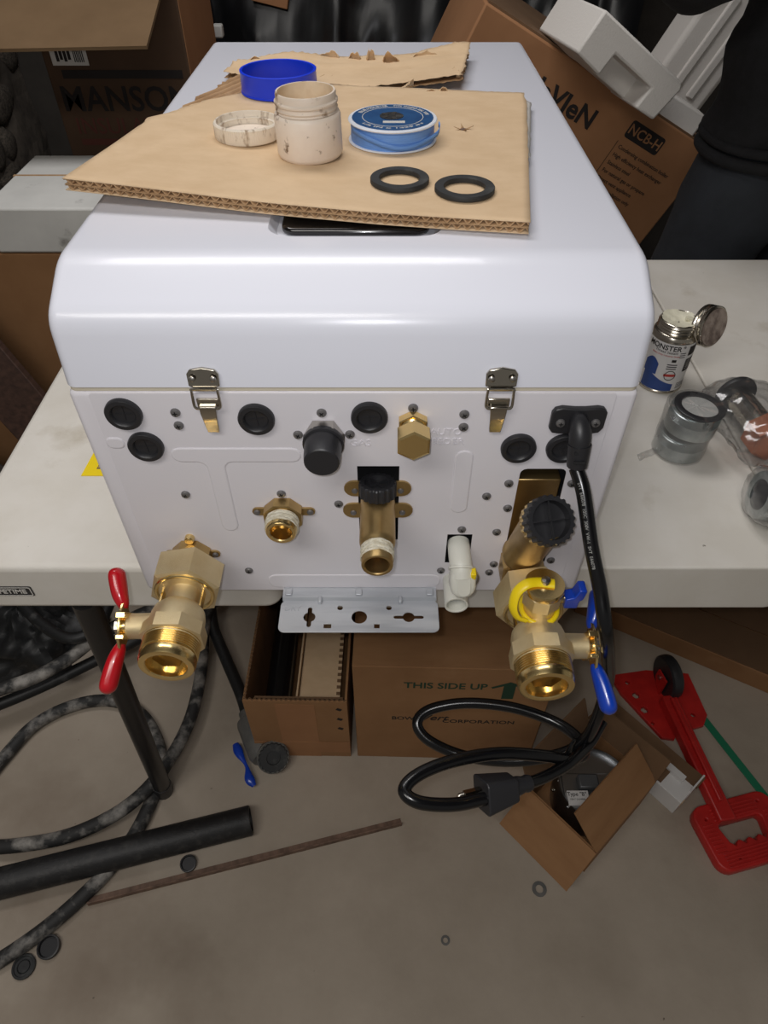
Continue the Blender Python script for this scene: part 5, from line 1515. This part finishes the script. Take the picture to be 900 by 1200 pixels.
for k, s in enumerate(lines):
    obj('lettering', text(s, 0.0105, 0.0002, 0.0001, 'LEFT'), 'ink', nb, T=NB0 @ T3(0.372, -0.078 - 0.0165 * k, 0.0006))
obj('rule_line', G().box(0.364, 0.365, -0.290, -0.070, 0, 0.0006), 'ink', nb, T=NB0)

# foam end cap leaning on the tilted carton
FT = Vector((0.366, 1.372, 1.068))
FR = frame((0, 0, 0), (0.17, -0.98, 0.02), (0.825, 0.15, -0.545))
fm = thing('foam_end_cap', 'white foam packing block with a notch in front of the tilted carton', 'foam', FT)
me = plate('body', [[(0, 0), (0.205, 0), (0.205, -0.068), (0.160, -0.068), (0.160, -0.038), (0.066, -0.038), (0.066, -0.068), (0, -0.068)]], 0.02, 0.0)
obj('body', G().prism([(0, 0), (0.205, 0), (0.213, -0.008), (0.205, -0.070), (0.158, -0.074), (0.160, -0.036), (0.062, -0.036), (0.060, -0.074), (0.0, -0.070)], -0.20, 0), 'foam', fm, T=FR, bevel=0.004)
obj('notch_floor', G().box(0.05, 0.17, -0.072, -0.030, -0.19, -0.06), 'foam', fm, T=FR, bevel=0.003)
f2 = thing('foam_end_cap', 'ribbed white foam block between the notched foam and the person', 'foam', TL_)
F2B = NB0 @ T3(0.540, 0.006, -0.33)
obj('body', G().box(-0.075, 0.07, 0, 0.27, -0.055, 0.055), 'foam', f2, T=F2B, bevel=0.012, seg=3)
for k in range(2):
    obj('foam_rib', G().box(-0.030 + 0.045 * k, -0.010 + 0.045 * k, 0.03, 0.22, 0.05, 0.060), 'foam', f2, T=F2B, bevel=0.004)
obj('inner_foam', G().box(0.33, 0.50, -0.035, 0.010, -0.05, -0.006), 'foam', nb, T=NB0 @ T3(0, 0.032, -0.004), bevel=0.004, label='white foam edge showing over the carton top')

# ---------------------------------------------------------------- the person standing behind the table
def skin_body(name, joints, bones, m_, parent=None, T=None, sub_=2, root=0, disp=0.0, dscale=20):
    bm = bmesh.new()
    vs2 = [bm.verts.new(p) for p, r in joints]
    for a, b in bones:
        bm.edges.new((vs2[a], vs2[b]))
    me = bpy.data.meshes.new(name)
    bm.to_mesh(me)
    bm.free()
    o = bpy.data.objects.new(name, me)
    C.objects.link(o)
    md = o.modifiers.new('skin', 'SKIN')
    md.use_smooth_shade = True
    md.branch_smoothing = 0.6
    for v, (p, r) in zip(me.skin_vertices[0].data, joints):
        v.radius = r if isinstance(r, tuple) else (r, r)
    me.skin_vertices[0].data[root].use_root = True
    md = o.modifiers.new('sub', 'SUBSURF')
    md.levels = md.render_levels = sub_
    dg = bpy.context.evaluated_depsgraph_get()
    m2 = bpy.data.meshes.new_from_object(o.evaluated_get(dg))
    o.modifiers.clear()
    o.data = m2
    m2.name = name
    if disp:
        for v in m2.vertices:
            nn = Vector(v.normal)
            c = v.co
            k = noise.noise(Vector((c.x * 6, c.y * 6, c.z * dscale))) + 0.5 * noise.noise(Vector((c.x * 14, c.y * 14, c.z * dscale * 2.3)))
            v.co = c + nn * disp * k
    m2.shade_smooth()
    m2.materials.clear()
    m2.materials.append(M[m_])
    if parent:
        o.parent = parent
    if T is not None:
        o.matrix_local = T
    return o
px_, py_ = 0.735, 1.315
J = [((0, 0, 0.93), (0.105, 0.07)), ((0, 0, 1.08), (0.115, 0.075)), ((0, 0, 1.24), (0.14, 0.09)), ((0, 0, 1.38), (0.12, 0.075)), ((0, 0, 1.47), 0.052), ((0, -0.01, 1.545), 0.058), ((0, -0.02, 1.60), (0.072, 0.090)), ((0, -0.02, 1.67), (0.074, 0.092)), ((0, -0.012, 1.73), (0.055, 0.07)),
     ((-0.16, 0, 1.40), 0.058), ((-0.290, -0.04, 1.104), 0.044), ((-0.20, -0.20, 1.24), 0.034), ((-0.18, -0.235, 1.25), (0.038, 0.020)), ((-0.165, -0.27, 1.255), (0.036, 0.016)),
     ((0.16, 0, 1.40), 0.058), ((0.28, -0.02, 1.14), 0.044), ((0.14, -0.19, 1.22), 0.034), ((0.12, -0.225, 1.23), (0.038, 0.020)), ((0.105, -0.26, 1.235), (0.036, 0.016)),
     ((-0.090, 0, 0.86), 0.066), ((-0.10, -0.01, 0.49), 0.058), ((-0.10, 0.02, 0.10), 0.042), ((-0.105, -0.10, 0.035), 0.036),
     ((0.090, 0, 0.86), 0.066), ((0.10, -0.01, 0.49), 0.058), ((0.10, 0.02, 0.10), 0.042), ((0.105, -0.10, 0.035), 0.036)]
Bn = [(0, 1), (1, 2), (2, 3), (3, 4), (4, 5), (5, 6), (6, 7), (7, 8), (3, 9), (9, 10), (10, 11), (11, 12), (12, 13), (3, 14), (14, 15), (15, 16), (16, 17), (17, 18), (0, 19), (19, 20), (20, 21), (21, 22), (0, 23), (23, 24), (24, 25), (25, 26)]
body = skin_body('person', J, Bn, 'skin')
body.location = (px_, py_, 0)
tag(body, 'person in black jacket and dark trousers standing behind the far table', 'person')
# fingers and thumbs: short skinned chains rooted in the palms
for sgn, base in ((-1, Vector((-0.165, -0.27, 1.255))), (1, Vector((0.105, -0.26, 1.235)))):
    for k, ln_ in enumerate((0.062, 0.070, 0.066, 0.052)):
        o_ = base + Vector((0.028 - 0.019 * k, 0.006, 0))
        d1 = Vector((0.05, -0.9, -0.25)).normalized()
        d2 = Vector((0.05, -0.55, -0.85)).normalized()
        ch = [(o_, 0.0095), (o_ + d1 * ln_ * 0.5, 0.0085), (o_ + d1 * ln_ * 0.5 + d2 * ln_ * 0.3, 0.0078), (o_ + d1 * ln_ * 0.5 + d2 * ln_ * 0.55, 0.0065)]
        skin_body('finger', ch, [(0, 1), (1, 2), (2, 3)], 'skin', body, sub_=1)
    tb = base + Vector((0.03 * -sgn, 0.03, 0))
    skin_body('thumb', [(tb, 0.011), (tb + Vector((-sgn * 0.024, -0.025, -0.01)), 0.010), (tb + Vector((-sgn * 0.030, -0.052, -0.02)), 0.008)], [(0, 1), (1, 2)], 'skin', body, sub_=1)
for s in (-1, 1):
    obj('eye', G().lathe([(0.0005, -0.011), (0.008, -0.008), (0.011, 0), (0.008, 0.008), (0.0005, 0.011)], 16, T=T3(s * 0.031, -0.100, 1.645)), 'paper', body)
    obj('ear', G().tube(catmull([(s * 0.074, -0.015, 1.665), (s * 0.084, -0.005, 1.66), (s * 0.084, 0.0, 1.635), (s * 0.076, -0.012, 1.615)], 4), 0.006, 8), 'skin', body)
obj('nose', G().tube(catmull([(0, -0.112, 1.655), (0, -0.122, 1.632), (0, -0.130, 1.615), (0, -0.112, 1.606)], 4), 0.010, 10), 'skin', body)
obj('mouth', G().tube([(-0.022, -0.108, 1.575), (0, -0.114, 1.574), (0.022, -0.108, 1.575)], 0.005, 8), 'box_red', body)
obj('hair', G().grid(lambda i, j: (0.082 * math.cos(2 * PI * i) * math.cos(PI * 0.5 * j) , -0.010 + 0.098 * math.sin(2 * PI * i) * math.cos(PI * 0.5 * j), 1.675 + 0.085 * math.sin(PI * 0.5 * j)), 32, 10), 'hair', body, sharp=60)
JJ = [((0, 0, 0.875), (0.178, 0.120)), ((0, 0, 0.905), (0.180, 0.122)), ((0, 0, 0.945), (0.182, 0.120)), ((0, 0, 1.10), (0.176, 0.118)), ((0, 0, 1.26), (0.180, 0.118)), ((0, 0, 1.39), (0.135, 0.09)), ((0, 0, 1.46), 0.068), ((-0.165, 0, 1.40), 0.078), ((-0.300, -0.04, 1.100), 0.068), ((-0.21, -0.185, 1.232), 0.045), ((0.165, 0, 1.40), 0.078), ((0.29, -0.02, 1.14), 0.062), ((0.15, -0.175, 1.215), 0.045)]
jk = skin_body('jacket', JJ, [(0, 1), (1, 2), (2, 3), (3, 4), (4, 5), (5, 6), (5, 7), (7, 8), (8, 9), (5, 10), (10, 11), (11, 12)], 'jacket', body, sub_=3, disp=0.011, dscale=14)
# rolled hem and zip of the jacket
def hem(z, k, r=0.012):
    return catmull([(0.181 * k * math.cos(a), 0.128 * k * math.sin(a), z + 0.008 * math.sin(a * 2 + 1) + 0.006 * math.sin(3 * a)) for a in [2 * PI * q / 22 for q in range(22)]], 4, True)
jx_ = max(abs(v.co.x) for v in jk.data.vertices if abs(v.co.z - 0.90) < 0.02) / 0.181
for hz, hr, hk in ((0.872, 0.010, 0.97), (0.893, 0.008, 0.975)):
    obj('jacket_hem', G().tube(hem(hz, jx_ * hk, hr), hr, 12, closed=True), 'jacket', body, sharp=60)
obj('pocket_seam', G().tube([(-0.105, -0.117, 1.060), (-0.085, -0.122, 0.965)], 0.003, 8), 'bag', body)
TJ = [((0, 0, 0.97), (0.160, 0.110)), ((0, 0, 0.86), (0.172, 0.122)), ((-0.100, 0, 0.76), (0.105, 0.110)), ((-0.112, -0.01, 0.50), (0.085, 0.085)), ((-0.108, 0.015, 0.25), 0.075), ((-0.105, 0.015, 0.085), 0.076), ((0.100, 0, 0.76), (0.105, 0.110)), ((0.112, -0.01, 0.50), (0.085, 0.085)), ((0.108, 0.015, 0.25), 0.075), ((0.105, 0.015, 0.085), 0.076)]
skin_body('trousers', TJ, [(0, 1), (1, 2), (2, 3), (3, 4), (4, 5), (1, 6), (6, 7), (7, 8), (8, 9)], 'denim', body, sub_=3, disp=0.007, dscale=9)
for s in (-1, 1):
    obj('boot', G().prism([(-0.045, -0.19), (0.045, -0.19), (0.052, -0.12), (0.044, 0.0), (0.042, 0.09), (-0.042, 0.09), (-0.044, 0.0), (-0.052, -0.12)], 0.0, 0.075), 'rubber', body, T=T3(s * 0.106, 0, 0.0), bevel=0.02, seg=3)
